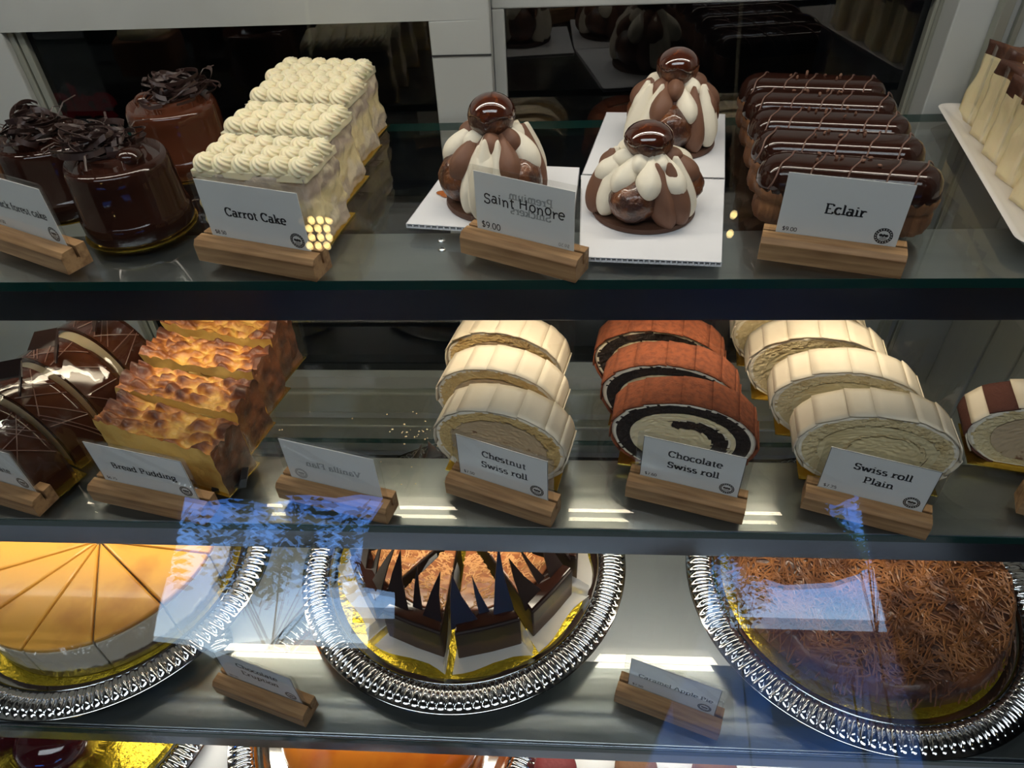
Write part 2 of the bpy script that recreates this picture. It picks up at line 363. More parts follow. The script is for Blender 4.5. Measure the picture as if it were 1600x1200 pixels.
bt = thing('street_building', 'low pale building across the street mirrored over the apple pie', 'building', (hz.x, hz.y, -.02))
b = MB(); b.box(-9, 9, -3, 0, 0, hz.z+.02); b.build('wall', m_bld, bt)
b = MB(); b.box(-9.3, 9.3, -3.2, .3, hz.z+.02, hz.z+.12); b.build('roof', m_roof, bt)
for k in range(9):
    b = MB(); b.box(-8.5+k*1.95, -7.3+k*1.95, .0, .03, .5, hz.z-.25); b.build('window', m_win, bt)
# hanging spot lamps reflected in the front glass
def pendant(px, py, label, spots):
    p, d = bounce(px, py, None); q = p+d*2.0
    t = thing('pendant_lamp', label, 'lamp', (q.x, q.y, q.z), 0, 'pendant lamps behind the counter window')
    b = MB(); b.tube([(0, 0, .04), (0, 0, 3.0-q.z)], .006, 6); b.build('cable', m_rim, t)
    b = MB(); b.lathe([(.01, .06), (.05, .055), (.075, .02), (.07, .018), (.045, .045), (.01, .05)], 24); b.build('shade', m_rim, t, True)
    for x, z in spots:
        b = MB(); b.ball((x, .02, z), (.0115, .012, .0068), 12, 8); b.build('bulb', m_bulb, t, True)
pendant(501, 365, 'lamp with a cluster of nine small bulbs mirrored beside the carrot cake card', [(i*.030-.03+(.008 if k % 2 else 0), k*.017-.03) for i in range(3) for k in range(5)])
pendant(1140, 354, 'lamp with two bulbs mirrored left of the eclair card', [(0.006, .017), (-.004, -.02)])

# display case
case = thing('display_case', 'refrigerated glass fronted pastry display case with white rear frame', 'display case', (0, 0, 0))
XL, XR = -.95, .512
def pane(prof, x0, x1, th):
    b = MB(); n = len(prof); vs = []
    for x in (x0, x1):
        for off in (0, th): vs += [(x, y-off, z) for y, z in prof]
    fs = []
    for i in range(n-1):
        fs += [(i, i+1, 2*n+i+1, 2*n+i), (n+i, n+i+1, 3*n+i+1, 3*n+i), (i, i+1, n+i+1, n+i), (2*n+i, 2*n+i+1, 3*n+i+1, 3*n+i)]
    fs += [(0, n, 3*n, 2*n), (n-1, 2*n-1, 4*n-1, 3*n-1)]
    b.add(vs, fs); return b
prof = [(gy(-z/80), CZ-z/80) for z in range(-10, 71)]
pane(prof, XL, XR+.02, .005).build('front_glass', m_glass, case, 'auto')
b = MB(); b.box(XL, XR+.02, gy(.13)+.004, .86, CZ+.142, CZ+.17); b.build('case_top', m_white, case)
b = MB(); b.box(XL, XR+.02, .10, .70, Z4-.03, Z4); b.build('deck', m_deck, case)
b = MB(); b.box(XL, XR+.02, .70, .778, Z4-.03, Z4-.01); b.build('air_grille', m_dark, case)
b = MB(); b.box(XL, XR+.02, .07, .86, 0, Z4-.03); b.build('plinth', m_white, case)
# rear frame (positions on the rear wall)
xa, xb, xc, xd, xe = bk(6, 50).x, bk(28, 50).x, bk(670, 32).x, bk(764, 0).x, bk(785, 15).x
xf, xg = bk(1465, 0, .80).x, bk(1480, 0, .80).x
zt = bk(340, 40).z; zt2 = bk(785, 14, .80).z; zb = CZ-.665
b = MB()
b.box(XL, xd, .775, .80, zt, CZ+.14); b.box(XL, xa, .775, .80, zb, zt); b.box(xc, xd, .775, .80, zb, zt)
b.box(XL, XR, .775, .83, Z4-.01, zb-.0)
b.box(xd, XR, .80, .83, zt2, CZ+.14); b.box(xg, XR, .775, .83, zb, CZ+.14)
b.build('rear_frame', m_white, case, bevel=.0015)
for p0, p1, dp in ((1556, 1574, .012), (1592, 1602, .006)):
    b = MB(); b.box(bk(p0, 0).x, bk(p1, 0).x, .775-dp, .7745, zb, CZ+.14); b.build('corner_trim', m_alu, case, bevel=.001)
b = MB(); b.box(XL, XR, .762, .775, Z4+.095, Z4+.135); b.box(XL, XR, .755, .775, Z4+.02, Z4+.075); b.build('door_track', m_alu, case, bevel=.003)
b = MB(); z = Z1-.09; b.box(xc, xd, .774, .7752, CZ-.225, CZ-.2235); b.build('frame_seam', m_dark, case)
for nm, x0, x1, y, z1, sl in (('left', xa, xc, .79, zt, 'l'), ('right', xd, xg, .81, zt2, 'r')):
    d = bpy.data.objects.new('sliding_door', None); C.objects.link(d); d.parent = case
    b = MB(); b.box(x0, x1, y+.002, y+.006, zb, z1); b.build('door_pane', m_pane, d)
    p0, p1 = (xa, xb) if sl == 'l' else (xf, xg)
    for q0, q1, yy, mm in ((p0, p0+(p1-p0)*.42, .008, m_alu), (p0+(p1-p0)*.5, p1, .006, m_alu))+(((xd, xe, .009, m_white),) if sl == 'r' else ()):
        b = MB(); b.box(q0, q1, y-yy, y+.002, zb, z1); b.build('door_stile', mm, d, bevel=.001)
# right end panel with vertical grooves, left end panel
b = MB(); b.box(XR, XR+.02, gy(.13)-.02, .83, Z4, CZ+.14)
for k in range(7):
    y = .74-k*.055; b.box(XR-.004, XR, y-.045, y-.002, Z4, CZ+.14)
b.build('end_panel', m_white, case, bevel=.001)
b = MB(); b.box(XL-.02, XL, .10, .83, Z4, CZ+.14); b.build('end_panel', m_white, case)
# glass shelves and light fixtures
for z, yf, yb, lab in ((Z1, .450, .763, 'upper glass shelf carrying eclairs and carrot cake'), (Z2, .370, .70, 'middle glass shelf carrying the swiss rolls'), (Z3, .271, .66, 'lower glass shelf carrying three round silver trays')):
    t = thing('glass_shelf', lab, 'shelf', (0, yf, z), 0, 'glass shelves of the case')
    b = MB(); b.box(XL, XR-.006, .0006, yb-yf, -.008, 0); b.build('pane', m_shelf, t)
    b = MB(); b.box(XL, XR-.006, 0, .0006, -.008, 0); b.box(XL, XR-.006, yb-yf, yb-yf+.0006, -.008, 0); b.build('polished_edge', m_edge, t)
    lab2 = lab.replace('glass shelf carrying', 'steel light fixture under the shelf of')
    t = thing('shelf_light', lab2, 'light fixture', (0, yf, z-.0085), 0, 'steel light fixtures under the shelves')
    b = MB(); b.box(XL, XR-.006, .008, .088, -.004, 0); b.build('top_plate', m_fixtop, t, bevel=.001)
    b = MB(); b.box(XL, XR-.006, .006, .010, -.033, -.001); b.box(XL, XR-.006, .010, .063, -.033, -.030); b.build('front_strip', m_strip, t, bevel=.001)
    b = MB(); b.box(XL, XR-.006, .082, .0875, -.031, -.0045); b.build('lamp_cover', m_white, t)

# ------------------------------------------------------------------ lettering
GL = {}
def arc(cx, cy, rx, ry, a0, a1):
    n = max(4, int(abs(a1-a0)/18)); return [(cx+rx*math.cos(rad(a0+(a1-a0)*i/n)), cy+ry*math.sin(rad(a0+(a1-a0)*i/n))) for i in range(n+1)]
def V(x, a, b): return [(x, a), (x, b)]
def G(ch, adv, strokes, ser=()): GL[ch] = (adv, strokes, ser)
s2 = .15
G('B', .68, [V(.16, 0, .7), [(.1, .7), (.32, .7)]+arc(.32, .535, .19, .165, 80, -90)+[(.16, .37)], [(.32, .37)]+arc(.34, .185, .22, .185, 90, -90)+[(.1, 0)]])
G('C', .68, [arc(.38, .35, .28, .34, 40, 320), V(.62, .5, .69)])
G('S', .58, [arc(.28, .525, .18, .165, 35, 270)+arc(.28, .185, .2, .175, 90, -150), V(.47, .54, .69), V(.09, .02, .18)])
G('E', .64, [V(.17, 0, .7), [(.06, .7), (.54, .7)], [(.17, .36), (.42, .36)], [(.06, 0), (.56, 0)], V(.55, .56, .7), V(.57, 0, .15)])
G('F', .60, [V(.17, 0, .7), [(.06, .7), (.54, .7)], [(.17, .36), (.42, .36)], V(.55, .56, .7)], [(.17, 0)])
G('H', .80, [V(.17, 0, .7), V(.61, 0, .7), [(.17, .36), (.61, .36)]], [(.17, 0), (.17, .7), (.61, 0), (.61, .7)])
G('M', .92, [V(.17, 0, .7), [(.17, .7), (.45, .08)], [(.45, .08), (.73, .7)], V(.74, 0, .7)], [(.17, 0), (.13, .7), (.74, 0), (.78, .7)])
G('P', .62, [V(.17, 0, .7), [(.06, .7), (.33, .7)]+arc(.33, .52, .2, .18, 90, -90)+[(.17, .34)]], [(.17, 0)])
G('V', .68, [[(.08, .7), (.34, 0)], [(.34, 0), (.6, .7)]], [(.08, .7), (.6, .7)])
G('A', .72, [[(.08, 0), (.36, .7)], [(.36, .7), (.64, 0)], [(.18, .24), (.54, .24)]], [(.08, 0), (.64, 0)])
G('a', .53, [arc(.22, .14, .15, .14, 0, 360), V(.40, 0, .34), [(.40, .34)]+arc(.25, .34, .15, .14, 0, 150), [(.40, .01), (.50, .01)]])
G('c', .48, [arc(.27, .24, .2, .24, 45, 320)])
G('d', .60, [arc(.25, .24, .19, .24, 0, 360), V(.44, 0, .72), [(.34, .72), (.44, .72)], [(.44, 0), (.54, 0)]])
G('e', .50, [arc(.26, .24, .2, .24, 0, 315), [(.07, .25), (.46, .25)]])
G('f', .36, [V(.16, 0, .55)+arc(.28, .57, .12, .14, 180, 60), [(.04, .46), (.34, .46)]], [(.16, 0)])
G('g', .54, [arc(.24, .29, .17, .18, 0, 360), arc(.25, -.1, .19, .1, 0, 360), [(.16, .12), (.14, .02), (.3, 0)], [(.38, .42), (.5, .47)]])
G('h', .60, [V(.14, 0, .72), arc(.30, .30, .155, .18, 160, 0)+V(.455, .3, 0), [(.05, .72), (.14, .72)]], [(.14, 0), (.455, 0)])
G('i', .29, [V(.14, 0, .47), V(.14, .60, .68), [(.05, .47), (.14, .47)]], [(.14, 0)])
G('k', .57, [V(.14, 0, .72), [(.16, .2), (.42, .46)], [(.25, .28), (.46, .0)], [(.05, .72), (.14, .72)]], [(.14, 0), (.42, .47), (.47, 0)])
G('l', .29, [V(.14, 0, .72), [(.05, .72), (.14, .72)]], [(.14, 0)])
G('m', .88, [V(.14, 0, .47), arc(.28, .30, .14, .18, 160, 0)+V(.42, .3, 0), arc(.57, .30, .14, .18, 160, 0)+V(.71, .3, 0), [(.05, .47), (.14, .47)]], [(.14, 0), (.42, 0), (.71, 0)])
G('n', .60, [V(.14, 0, .47), arc(.30, .30, .155, .18, 160, 0)+V(.455, .3, 0), [(.05, .47), (.14, .47)]], [(.14, 0), (.455, 0)])
G('o', .54, [arc(.27, .24, .2, .245, 0, 360)])
G('p', .60, [V(.14, -.22, .47), arc(.33, .24, .19, .24, 0, 360), [(.05, .47), (.14, .47)]], [(.14, -.22)])
G('r', .44, [V(.14, 0, .47), [(.16, .3), (.25, .43), (.40, .45)], [(.05, .47), (.14, .47)], V(.385, .38, .46)], [(.14, 0)])
G('s', .45, [arc(.22, .36, .14, .11, 40, 270)+arc(.22, .125, .15, .12, 90, -150)])
G('t', .38, [V(.17, .6, .1)+arc(.27, .1, .10, .1, 180, 300), [(.04, .46), (.34, .46)]])
G('u', .60, [V(.14, .47, .16)+arc(.29, .16, .15, .16, 180, 340), V(.45, 0, .47), [(.05, .47), (.14, .47)], [(.36, .47), (.45, .47)], [(.45, 0), (.54, 0)]])
G('w', .80, [[(.06, .47), (.22, 0)], [(.22, 0), (.38, .44)], [(.38, .44), (.55, 0)], [(.55, 0), (.72, .47)]], [(.07, .47), (.71, .47)])
G('x', .52, [[(.08, .47), (.42, 0)], [(.08, 0), (.42, .47)]], [(.08, 0), (.42, 0), (.08, .47), (.42, .47)])
G('$', .52, [arc(.26, .5, .16, .14, 35, 270)+arc(.26, .2, .18, .16, 90, -150), V(.26, -.06, .76)])
G('.', .22, [V(.1, 0, .07)]); G(' ', .27, []); G('-', .3, [[(.04, .25), (.24, .25)]])
G('0', .52, [arc(.26, .33, .19, .33, 0, 360)]); G('8', .52, [arc(.26, .5, .15, .16, 0, 360), arc(.26, .17, .18, .17, 0, 360)])
G('9', .52, [arc(.26, .46, .18, .2, 0, 360), [(.44, .46), (.40, .2), (.22, 0)]]); G('6', .52, [arc(.26, .2, .18, .2, 0, 360), [(.08, .2), (.14, .48), (.36, .66)]])
G('5', .52, [[(.42, .66), (.14, .66), (.13, .38)]+arc(.25, .21, .18, .2, 110, -150)]); G('7', .5, [[(.06, .66), (.44, .66), (.18, 0)]])
G('2', .52, [arc(.25, .48, .17, .18, 160, -30)+[(.08, 0), (.45, 0)]]); G('3', .5, [arc(.24, .5, .15, .16, 150, -90)+arc(.24, .17, .18, .17, 90, -150)])
def write(b, text, cx, z, size, y, wx=.14, wy=.08, serif=True, mirror=False, left=False, wob=0, th=.0003):
    w = sum(GL[c][0] for c in text)*size; x = cx if left else cx-w/2
    y0 = [y]
    def put(poly):
        vs = [((2*cx-px) if mirror else px, y0[0], pz) for px, pz in poly]; n = len(vs)
        b.add(vs, [tuple(range(n))])
    for ch in text:
        adv, strokes, ser = GL[ch]; dz = rnd.uniform(-wob, wob)*size
        for st in strokes:
            y0[0] = y-1.5e-6*((int(abs(st[0][0]*37+st[0][1]*91+len(st)*5)) % 9))
            L_, R_ = [], []
            for i, (px, pz) in enumerate(st):
                ax, az = st[max(i-1, 0)]; bx, bz = st[min(i+1, len(st)-1)]
                tx, tz = bx-ax, bz-az; l = math.hypot(tx, tz) or 1; nx, nzz = -tz/l, tx/l
                hw = (abs(nx)*wx+abs(nzz)*wy)/2 if serif else wx/2
                L_.append((x+(px+nx*hw)*size, z+dz+(pz+nzz*hw)*size)); R_.append((x+(px-nx*hw)*size, z+dz+(pz-nzz*hw)*size))
            for i in range(len(st)-1): put([L_[i], L_[i+1], R_[i+1], R_[i]])
        if serif:
            y0[0] = y-1.6e-5
            for sx, sz in ser:
                zz = sz+(wy/2 if sz < .2 else -wy/2); put([(x+(sx-s2)*size, z+(zz-wy/2)*size), (x+(sx+s2)*size, z+(zz-wy/2)*size), (x+(sx+s2)*size, z+(zz+wy/2)*size), (x+(sx-s2)*size, z+(zz+wy/2)*size)])
        x += adv*size
# back room things seen dimly in the doors
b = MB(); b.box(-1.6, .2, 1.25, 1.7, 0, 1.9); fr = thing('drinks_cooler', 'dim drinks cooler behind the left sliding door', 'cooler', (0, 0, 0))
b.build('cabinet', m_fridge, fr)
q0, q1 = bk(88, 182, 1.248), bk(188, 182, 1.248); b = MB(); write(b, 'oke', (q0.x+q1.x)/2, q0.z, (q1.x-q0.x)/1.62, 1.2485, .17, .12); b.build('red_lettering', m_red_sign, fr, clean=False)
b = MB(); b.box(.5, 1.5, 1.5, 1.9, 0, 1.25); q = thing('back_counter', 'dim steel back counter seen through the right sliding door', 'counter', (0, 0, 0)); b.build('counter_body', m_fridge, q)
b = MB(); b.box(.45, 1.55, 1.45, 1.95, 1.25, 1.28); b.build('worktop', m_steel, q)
area('back_room_fill', (-.5, 1.9, 2.9), (0, -.1, -1), 1.2, .3, 2.2, (1, .93, .85))  # added weak fill so things behind the doors show dimly

def emblem_mesh(cx, cz, r, y, mirror=False):
    b = MB(); n = 28
    ring = lambda r0, r1: b.add([(cx+q*math.cos(2*PI*k/n), y, cz+q*math.sin(2*PI*k/n)) for k in range(n) for q in (r0, r1)], [(2*k, 2*k+1, (2*k+3) % (2*n), (2*k+2) % (2*n)) for k in range(n)])
    ring(r*.66, r)
    for k in range(7):                      # ploughed furrows running to the horizon
        x = (k-3)*.19*r; b.add([(cx+x*.35, y, cz-.12*r), (cx+x*.35+.03*r, y, cz-.12*r), (cx+x*1.1+.09*r, y, cz-.60*r), (cx+x*1.1, y, cz-.60*r)], [(0, 1, 2, 3)])
    for hx, hz, hr in ((-.3, .08, .2), (.05, .12, .16), (.32, .05, .2), (-.05, .0, .14)):   # trees
        b.add([(cx+(hx+hr*math.cos(PI*k/5))*r, y, cz+(hz+hr*.9*math.sin(2*PI*k/10))*r) for k in range(10)], [tuple(range(10))])
    for k in range(18):                     # lettering band of the ring
        a = 2*PI*k/18; u = Vector((math.cos(a), math.sin(a))); v = Vector((-u.y, u.x)); p = u*r*.83
        q = [p+u*r*.07+v*r*.05, p+u*r*.07-v*r*.05, p-u*r*.07-v*r*.05, p-u*r*.07+v*r*.05]
        b.add([(cx+s.x, y-2e-5, cz+s.y) for s in q], [(0, 1, 2, 3)], 1)
    return b
def sign(A, Bp, h, lines, price, label, size=.0095, hand=False, back=None, W=.10, card=(.009, .092), deep=.023, rev=False):
    """wooden block with its front bottom edge between two pixels, a clear sleeve in its slot and a paper card"""
    a, c = at(*A, h), at(*Bp, h); d = c-a; rz = math.atan2(d.y, d.x); W = d.length
    return sign_at(a, rz, W, lines, price, label, size, hand, back, card, deep, rev)
def sign_at(a, rz, W, lines, price, label, size=.0095, hand=False, back=None, card=(.009, .092), deep=.023, rev=False):
    t = thing('price_sign', label, 'price sign', a, rz, 'wooden price sign stands in the case')
    D, Hh, ys = deep, .0185, .0135
    b = MB(); pr = [(0, .0), (D, .0), (D, Hh), (ys+.0011, Hh), (ys+.0011, Hh-.010), (ys-.0011, Hh-.010), (ys-.0011, Hh), (.003, Hh-.0005), (0, Hh-.0045)]
    b.loft([[(x, y, z) for y, z in pr] for x in (0, W)]); b.build('wood_block', m_wood, t, bevel=.0004)
    k = W/.1; x0, x1 = card[0]*k, card[1]*k; z0, z1 = Hh-.009, Hh+.0465
    b = MB(); pts = [(x0-.005, z0), (x1+.005, z0)]+[(x1+.002+.003*math.cos(q), z1+.0015+.003*math.sin(q)) for q in (0, .8, 1.57)]+[(x0-.002-.003*math.cos(q), z1+.0015+.003*math.sin(q)) for q in (1.57, .8, 0)]
    n = len(pts); b.add([(x, ys-.0007, z) for x, z in pts]+[(x, ys+.0007, z) for x, z in pts], [tuple(range(n)), tuple(range(n, 2*n))]+[(i, (i+1) % n, n+(i+1) % n, n+i) for i in range(n)])
    b.build('clear_sleeve', m_acryl, t)
    cd = MB(); cd.box(x0, x1, ys-.00025, ys+.00025, z0, z1); cd = cd.build('card', m_card, t)
    cx = (x0+x1)/2; yf = ys-.00035; b = MB(); zc = Hh+.0225
    if rev: yf = ys-.00035
    n = len(lines); ls = .0128
    for i, s in enumerate(lines):
        zz = zc+(n-1)/2*ls-i*ls-.0035*(n == 1)
        if hand: write(b, s, cx, zz+.004, size*1.15, yf, .10, .10, False, wob=.12)
        else: write(b, s, cx+.002, zz, size, yf, mirror=rev)
    b.build('lettering', m_ink2 if rev else m_ink, cd, clean=False)
    if a.z < Z1-.05 and not rev:
        b = MB(); q = .0004
        for bx in ((x0, x1, z1-q, z1), (x0, x0+q, Hh, z1), (x1-q, x1, Hh, z1)): b.add([(bx[0], yf, bx[2]), (bx[1], yf, bx[2]), (bx[1], yf, bx[3]), (bx[0], yf, bx[3])], [(0, 1, 2, 3)])
        b.build('printed_border', m_ink, cd, clean=False)
    if back:
        b = MB()
        for i, s in enumerate(back): write(b, s, cx+.006, Hh+.030-i*.0115, .0088, yf+4e-5, mirror=True)
        write(b, '$9.50', x1-.008, Hh+.001, .004, yf+4e-5, .11, .08, mirror=True); b.build('show_through_print', m_ink2, cd, clean=False)
    b = MB()
    if hand: write(b, price, x0+.004, Hh+.0015, .0075, yf, .10, .10, False, left=True)
    elif price: write(b, price, x0+.004, Hh+.0015, .0046, yf, .11, .08, left=True)
    if price: b.build('price', m_ink if hand else m_ink3, cd, clean=False)
    if not hand:
        ex = x0+.012 if rev else x1-.010
        emblem_mesh(ex, Hh+.0068, .0062, yf).build('round_farm_emblem', [m_ink2 if rev else m_ink, m_card], cd, clean=False)
    return t
sign((-22, 385), (108, 430), H1, ['Black forest cake'], '$9.50', 'price sign for black forest cake standing before the three glossy cakes', .0088)
sign((311, 407), (495, 441), H1, ['Carrot Cake'], '$8.50', 'price sign reading Carrot Cake before the frosted cake slices', .0100)
sign((720, 395), (899, 442.7), H1, ['Saint Honore'], '$9.00', 'handwritten Saint Honore price sign with mirrored print showing through', .0098, True, ['Premium', 'Snickers'])
sign((1182.7, 405), (1406.7, 436.7), H1, ['Eclair'], '$9.00', 'price sign reading Eclair before the glazed eclairs', .0105)
sign((-62, 770), (62, 808), H2, ['Mousse', 'Chocolate'], None, 'price sign for mousse chocolate cut by the left edge of the middle shelf', .0092)
sign((146, 782), (322, 822), H2, ['Bread Pudding'], '$6.75', 'price sign reading Bread Pudding before the browned pudding slices', .0096)
sign((436, 778), (606, 820), H2, ['Vanilla Flan'], None, 'price sign turned backwards with Vanilla Flan showing mirrored', .0096, rev=True)
sign((697, 770), (861, 825), H2, ['Chestnut', 'Swiss roll'], '$7.50', 'price sign reading Chestnut Swiss roll', .0098)
sign((976, 775.5), (1159, 820.5), H2, ['Chocolate', 'Swiss roll'], '$7.60', 'price sign reading Chocolate Swiss roll', .0098)
sign((1250, 794), (1446, 845), H2, ['Swiss roll', 'Plain'], '$7.25', 'price sign reading Swiss roll Plain', .0098)
sign((1587, 802), (1770, 850), H2, [], None, 'price sign block cut off by the right edge beside the cocoa striped roll', .0096)
sign((338, 1082), (478, 1137), H3, ['Chocolate', 'Eruption'], '$8.50', 'price sign reading Chocolate Eruption between left and middle trays', .0102)
sign((959, 1096), (1120.6, 1158), H3, ['Caramel Apple Pie'], '$7.50', 'price sign reading Caramel Apple Pie between middle and right trays', .0080)

q = at(330, 1166, H3+.02)
sign_at(Vector((q.x+.055, .2585, Z4)), rad(180-4), .10, ['Exotic Mango', 'Cheese Cake'], None, 'price sign on the deck mirrored in the lowest steel strip, reading Exotic Mango Cheese Cake', .0086)

# ------------------------------------------------------------------ upper shelf: glossy mousse cakes
def mousse_cake(loc, rz, label, seed, glaze):
    r = random.Random(seed); t = thing('chocolate_mousse_cake', label, 'cake', loc, rz, 'round glazed chocolate cakes with curls')
    b = MB(); b.lathe([(0, 0), (.0458, 0), (.0462, .0004), (.0462, .001), (0, .0012)], 48); b.build('gold_board', m_gold, t, 'auto')
    prof = [(0, .001), (.043, .001), (.0446, .003), (.0446, .016), (.0436, .0185), (.0424, .0195), (.0418, .05), (.0410, .058), (.038, .0635), (.034, .057), (.025, .0672), (.014, .0674), (0, .0675)]
    def fn(a, i, R, z):
        p = (math.cos(a)*R, math.sin(a)*R, z); return R*(1+.012*nz(p, 25, seed)), z+(.0012*nz(p, 40, seed+1) if 1 < i < 6 else 0)
    b.lathe; b = MB(); b.lathe(prof, 64, fn=fn); b.ball((.016, -.012, .0655), (.011, .011, .0075), 20, 10); b.build('glazed_body', glaze, t, True)
    b = MB(); cx, cy = -.008, .003
    for k in range(100):
        R = r.uniform(.006, .022); a0 = r.uniform(0, 2*PI); sw = r.uniform(1.2, 5.0); n = 16; tl = r.uniform(-.7, .7); ta = r.uniform(0, PI)
        ox, oy = cx+r.gauss(0, .0085), cy+r.gauss(0, .008); z0 = .069+abs(r.gauss(0, .0095))*max(.3, 1-math.hypot(ox-cx, oy-cy)/.03); wd = r.uniform(.0016, .0048)
        pts = []
        for i in range(n+1):
            a = a0+sw*i/n; q = Vector((math.cos(a)*R, math.sin(a)*R*.7, 0)); m = Matrix.Rotation(tl, 3, Vector((math.cos(ta), math.sin(ta), 0))); q = m @ q
            pts.append(Vector((ox+q.x, oy+q.y, max(.0685, z0+q.z*.9))))
        up = Vector((r.gauss(0, .6), r.gauss(0, .6), 1)).normalized()
        rings = [[p-up*wd*.5, p+up*wd*.5, p+up*wd*.5+Vector((.0004, .0004, 0)), p-up*wd*.5+Vector((.0004, .0004, 0))] for p in pts]
        b.loft(rings)
    for k in range(9):
        a = r.uniform(0, 2*PI); p = Vector((cx+.02*math.cos(a), cy+.02*math.sin(a), .073)); q = p+Vector((.022*math.cos(a+r.uniform(-.8, .8)), .022*math.sin(a), r.uniform(-.006, .014)))
        if math.hypot(q.x, q.y) > .04: q.z = max(q.z, .064)
        b.tube([p, (p+q)/2+Vector((0, 0, .005)), q], .0009, 4, flat=.5)
    b.build('chocolate_curls', m_curl, t, clean=False); return t
def mid(a, b): return (Vector(a)+Vector(b))/2
mousse_cake((-.361, .540, Z1), .2, 'glossy chocolate cake in front of its two twins, curls heaped on top', 1, m_choc)
mousse_cake((-.447, .585, Z1), 1.9, 'glossy chocolate cake at the left with the widest heap of curls', 2, m_choc)
mousse_cake((-.368, .665, Z1), 4.0, 'glossy chocolate cake at the rear with curls looped high', 3, m_choc2)
# pale cake cut by the left edge
t = thing('cream_topped_cake', 'pale cake with whipped cream cut by the left edge of the photo', 'cake', (-.545, .60, Z1), rad(-10))
rough_box(.07, .07, .042, 8, lambda p, n: p+n*.004*nz(p, 60)).build('cake_body', m_chouxl, t, True)
b = MB(); b.ball((0, 0, .046), (.034, .034, .018), 24, 12, lambda q, d: q*(1+.08*math.sin(6*math.atan2(d.y, d.x)))); b.build('whipped_cream', m_cream, t, True)

# ------------------------------------------------------------------ carrot cake
def rosette_mesh():
    b = MB(); nu, nv = 64, 14; vs = []; fs = []
    for i in range(nv+1):
        u = i/nv; t = u*PI*.5
        for k in range(nu):
            a = 2*PI*k/nu; R = .0094*math.cos(t)**.75*(.90+.20*abs(math.sin(4*(a+u*2.2))))
            vs.append((R*math.cos(a), R*1.25*math.sin(a)-.003*u, .0105*math.sin(t)*(.94+.06*abs(math.sin(4*(a+u*2.2))))))
    for i in range(nv):
        for k in range(nu): fs.append((i*nu+k, i*nu+(k+1) % nu, (i+1)*nu+(k+1) % nu, (i+1)*nu+k))
    b.add(vs, fs); return b
ros0 = None
def carrot(loc, rz, label, seed):
    global ros0
    t = thing('carrot_cake_slice', label, 'cake slice', loc, rz, 'carrot cake slices in a row')
    W, D, Hh = .094, .058, .060
    def fn(p, n):
        k = .0022*nz(p, 55, seed)+.0012*nz(p, 150, seed)
        if n.x > .49 or n.y < -.49: k *= 1.7
        return p+Vector((n.x*2*k+(.004*(.5-p.z/Hh) if n.x > .49 else 0), n.y*2*k, n.z*k))
    rough_box(W, D, Hh, 22, fn).build('frosted_body', m_carrot, t, True)
    b = MB(); b.box(-W/2-.004, W/2+.005, -D/2-.002, D/2+.004, -.0012, 0); b.build('gold_board', m_gold, t).location.z = .0012
    b = rough_box(W+.002, D+.001, .006, 8, lambda p, n: p+Vector((n.x, n.y, 0))*.003*nz(p, 70, seed)); b = b.build('cream_layer', m_cream, t, True); b.location.z = Hh-.003
    for j in range(3):
        for i in range(6):
            if ros0 is None: ros0 = rosette_mesh().build('cream_rosette', m_cream, t, True); o = ros0
            else: o = ros0.copy(); C.objects.link(o); o.parent = t
            o.location = (-W/2+.0075+i*.0158, -D/2+.010+j*.0185, Hh+.0025); o.rotation_euler = (0, 0, rnd.uniform(-.3, .3)+.4)
for k, (x, y, lab) in enumerate(((-.233, .533, 'foremost carrot cake slice, right behind its price sign'), (-.236, .607, 'second carrot cake slice from the front'), (-.238, .681, 'third carrot cake slice from the front'), (-.240, .735, 'rearmost carrot cake slice against the dark door'))):
    carrot((x, y, Z1), rad(-9), lab, k)

# ------------------------------------------------------------------ saint honore on corrugated boards
def quad_board(px, z, label):
    p = [at(*q, H1) for q in px]; c = sum(p, Vector())/4
    t = tag(MB_board([(q.x-c.x, q.y-c.y) for q in p]).build('plastic_board', m_corr), label, 'board', 'white corrugated boards'); t.location = (c.x, c.y, z)
    return c
def MB_board(pts, th=.004):
    b = MB(); b.prism(pts, 0, .0007); b.prism(pts, th-.0007, th)
    a, c = Vector((*pts[0], 0)), Vector((*pts[1], 0)); d, e = Vector((*pts[3], 0)), Vector((*pts[2], 0)); n = 26
    for i in range(n+1):
        u = i/n; p, q = a.lerp(c, u), d.lerp(e, u); s = (c-a).normalized()*.0005
        b.add([p-s, p+s, q+s, q-s, p-s+Vector((0, 0, th)), p+s+Vector((0, 0, th)), q+s+Vector((0, 0, th)), q-s+Vector((0, 0, th))], [(0, 1, 5, 4), (1, 2, 6, 5), (2, 3, 7, 6), (3, 0, 4, 7)])
    return b
quad_board([(905, 408), (1126, 417), (1131, 287), (908, 280)], Z1, 'white board under the front right pastry tower')
quad_board([(910, 278), (1131, 284), (1132, 184), (948, 181)], Z1, 'white board under the rear pastry tower')
quad_board([(636, 356), (893, 372), (905, 268), (706, 260)], Z1, 'white board under the left pastry tower with a caramel drop')
def petal(L, Wd, T):
    """piped teardrop: fat rounded lower outer end, drawn to a point at the inner top, with a soft ridge outside"""
    b = MB()
    def fn(q, d):
        u = (d.z+1)/2; k = (1-.62*u**1.6)*(1+.12*math.sin(PI*u))
        y = q.y*k-(.10*T*(1-abs(d.x))**2 if d.y < 0 else 0)
        return Vector((q.x*k, y+.18*T*u, q.z*(1.12 if d.z > 0 else 1)))
    b.ball((0, 0, 0), (Wd/2, T/2, L/2), 22, 16, fn); return b
def bun(b, c, r, seed, squash=.9):
    b.ball(c, (r, r, r*squash), 26, 16, lambda q, d: q*(1+.055*noise.noise(d*3+Vector((seed, 0, 0)))+.02*noise.noise(d*9+Vector((seed, 4, 0)))))
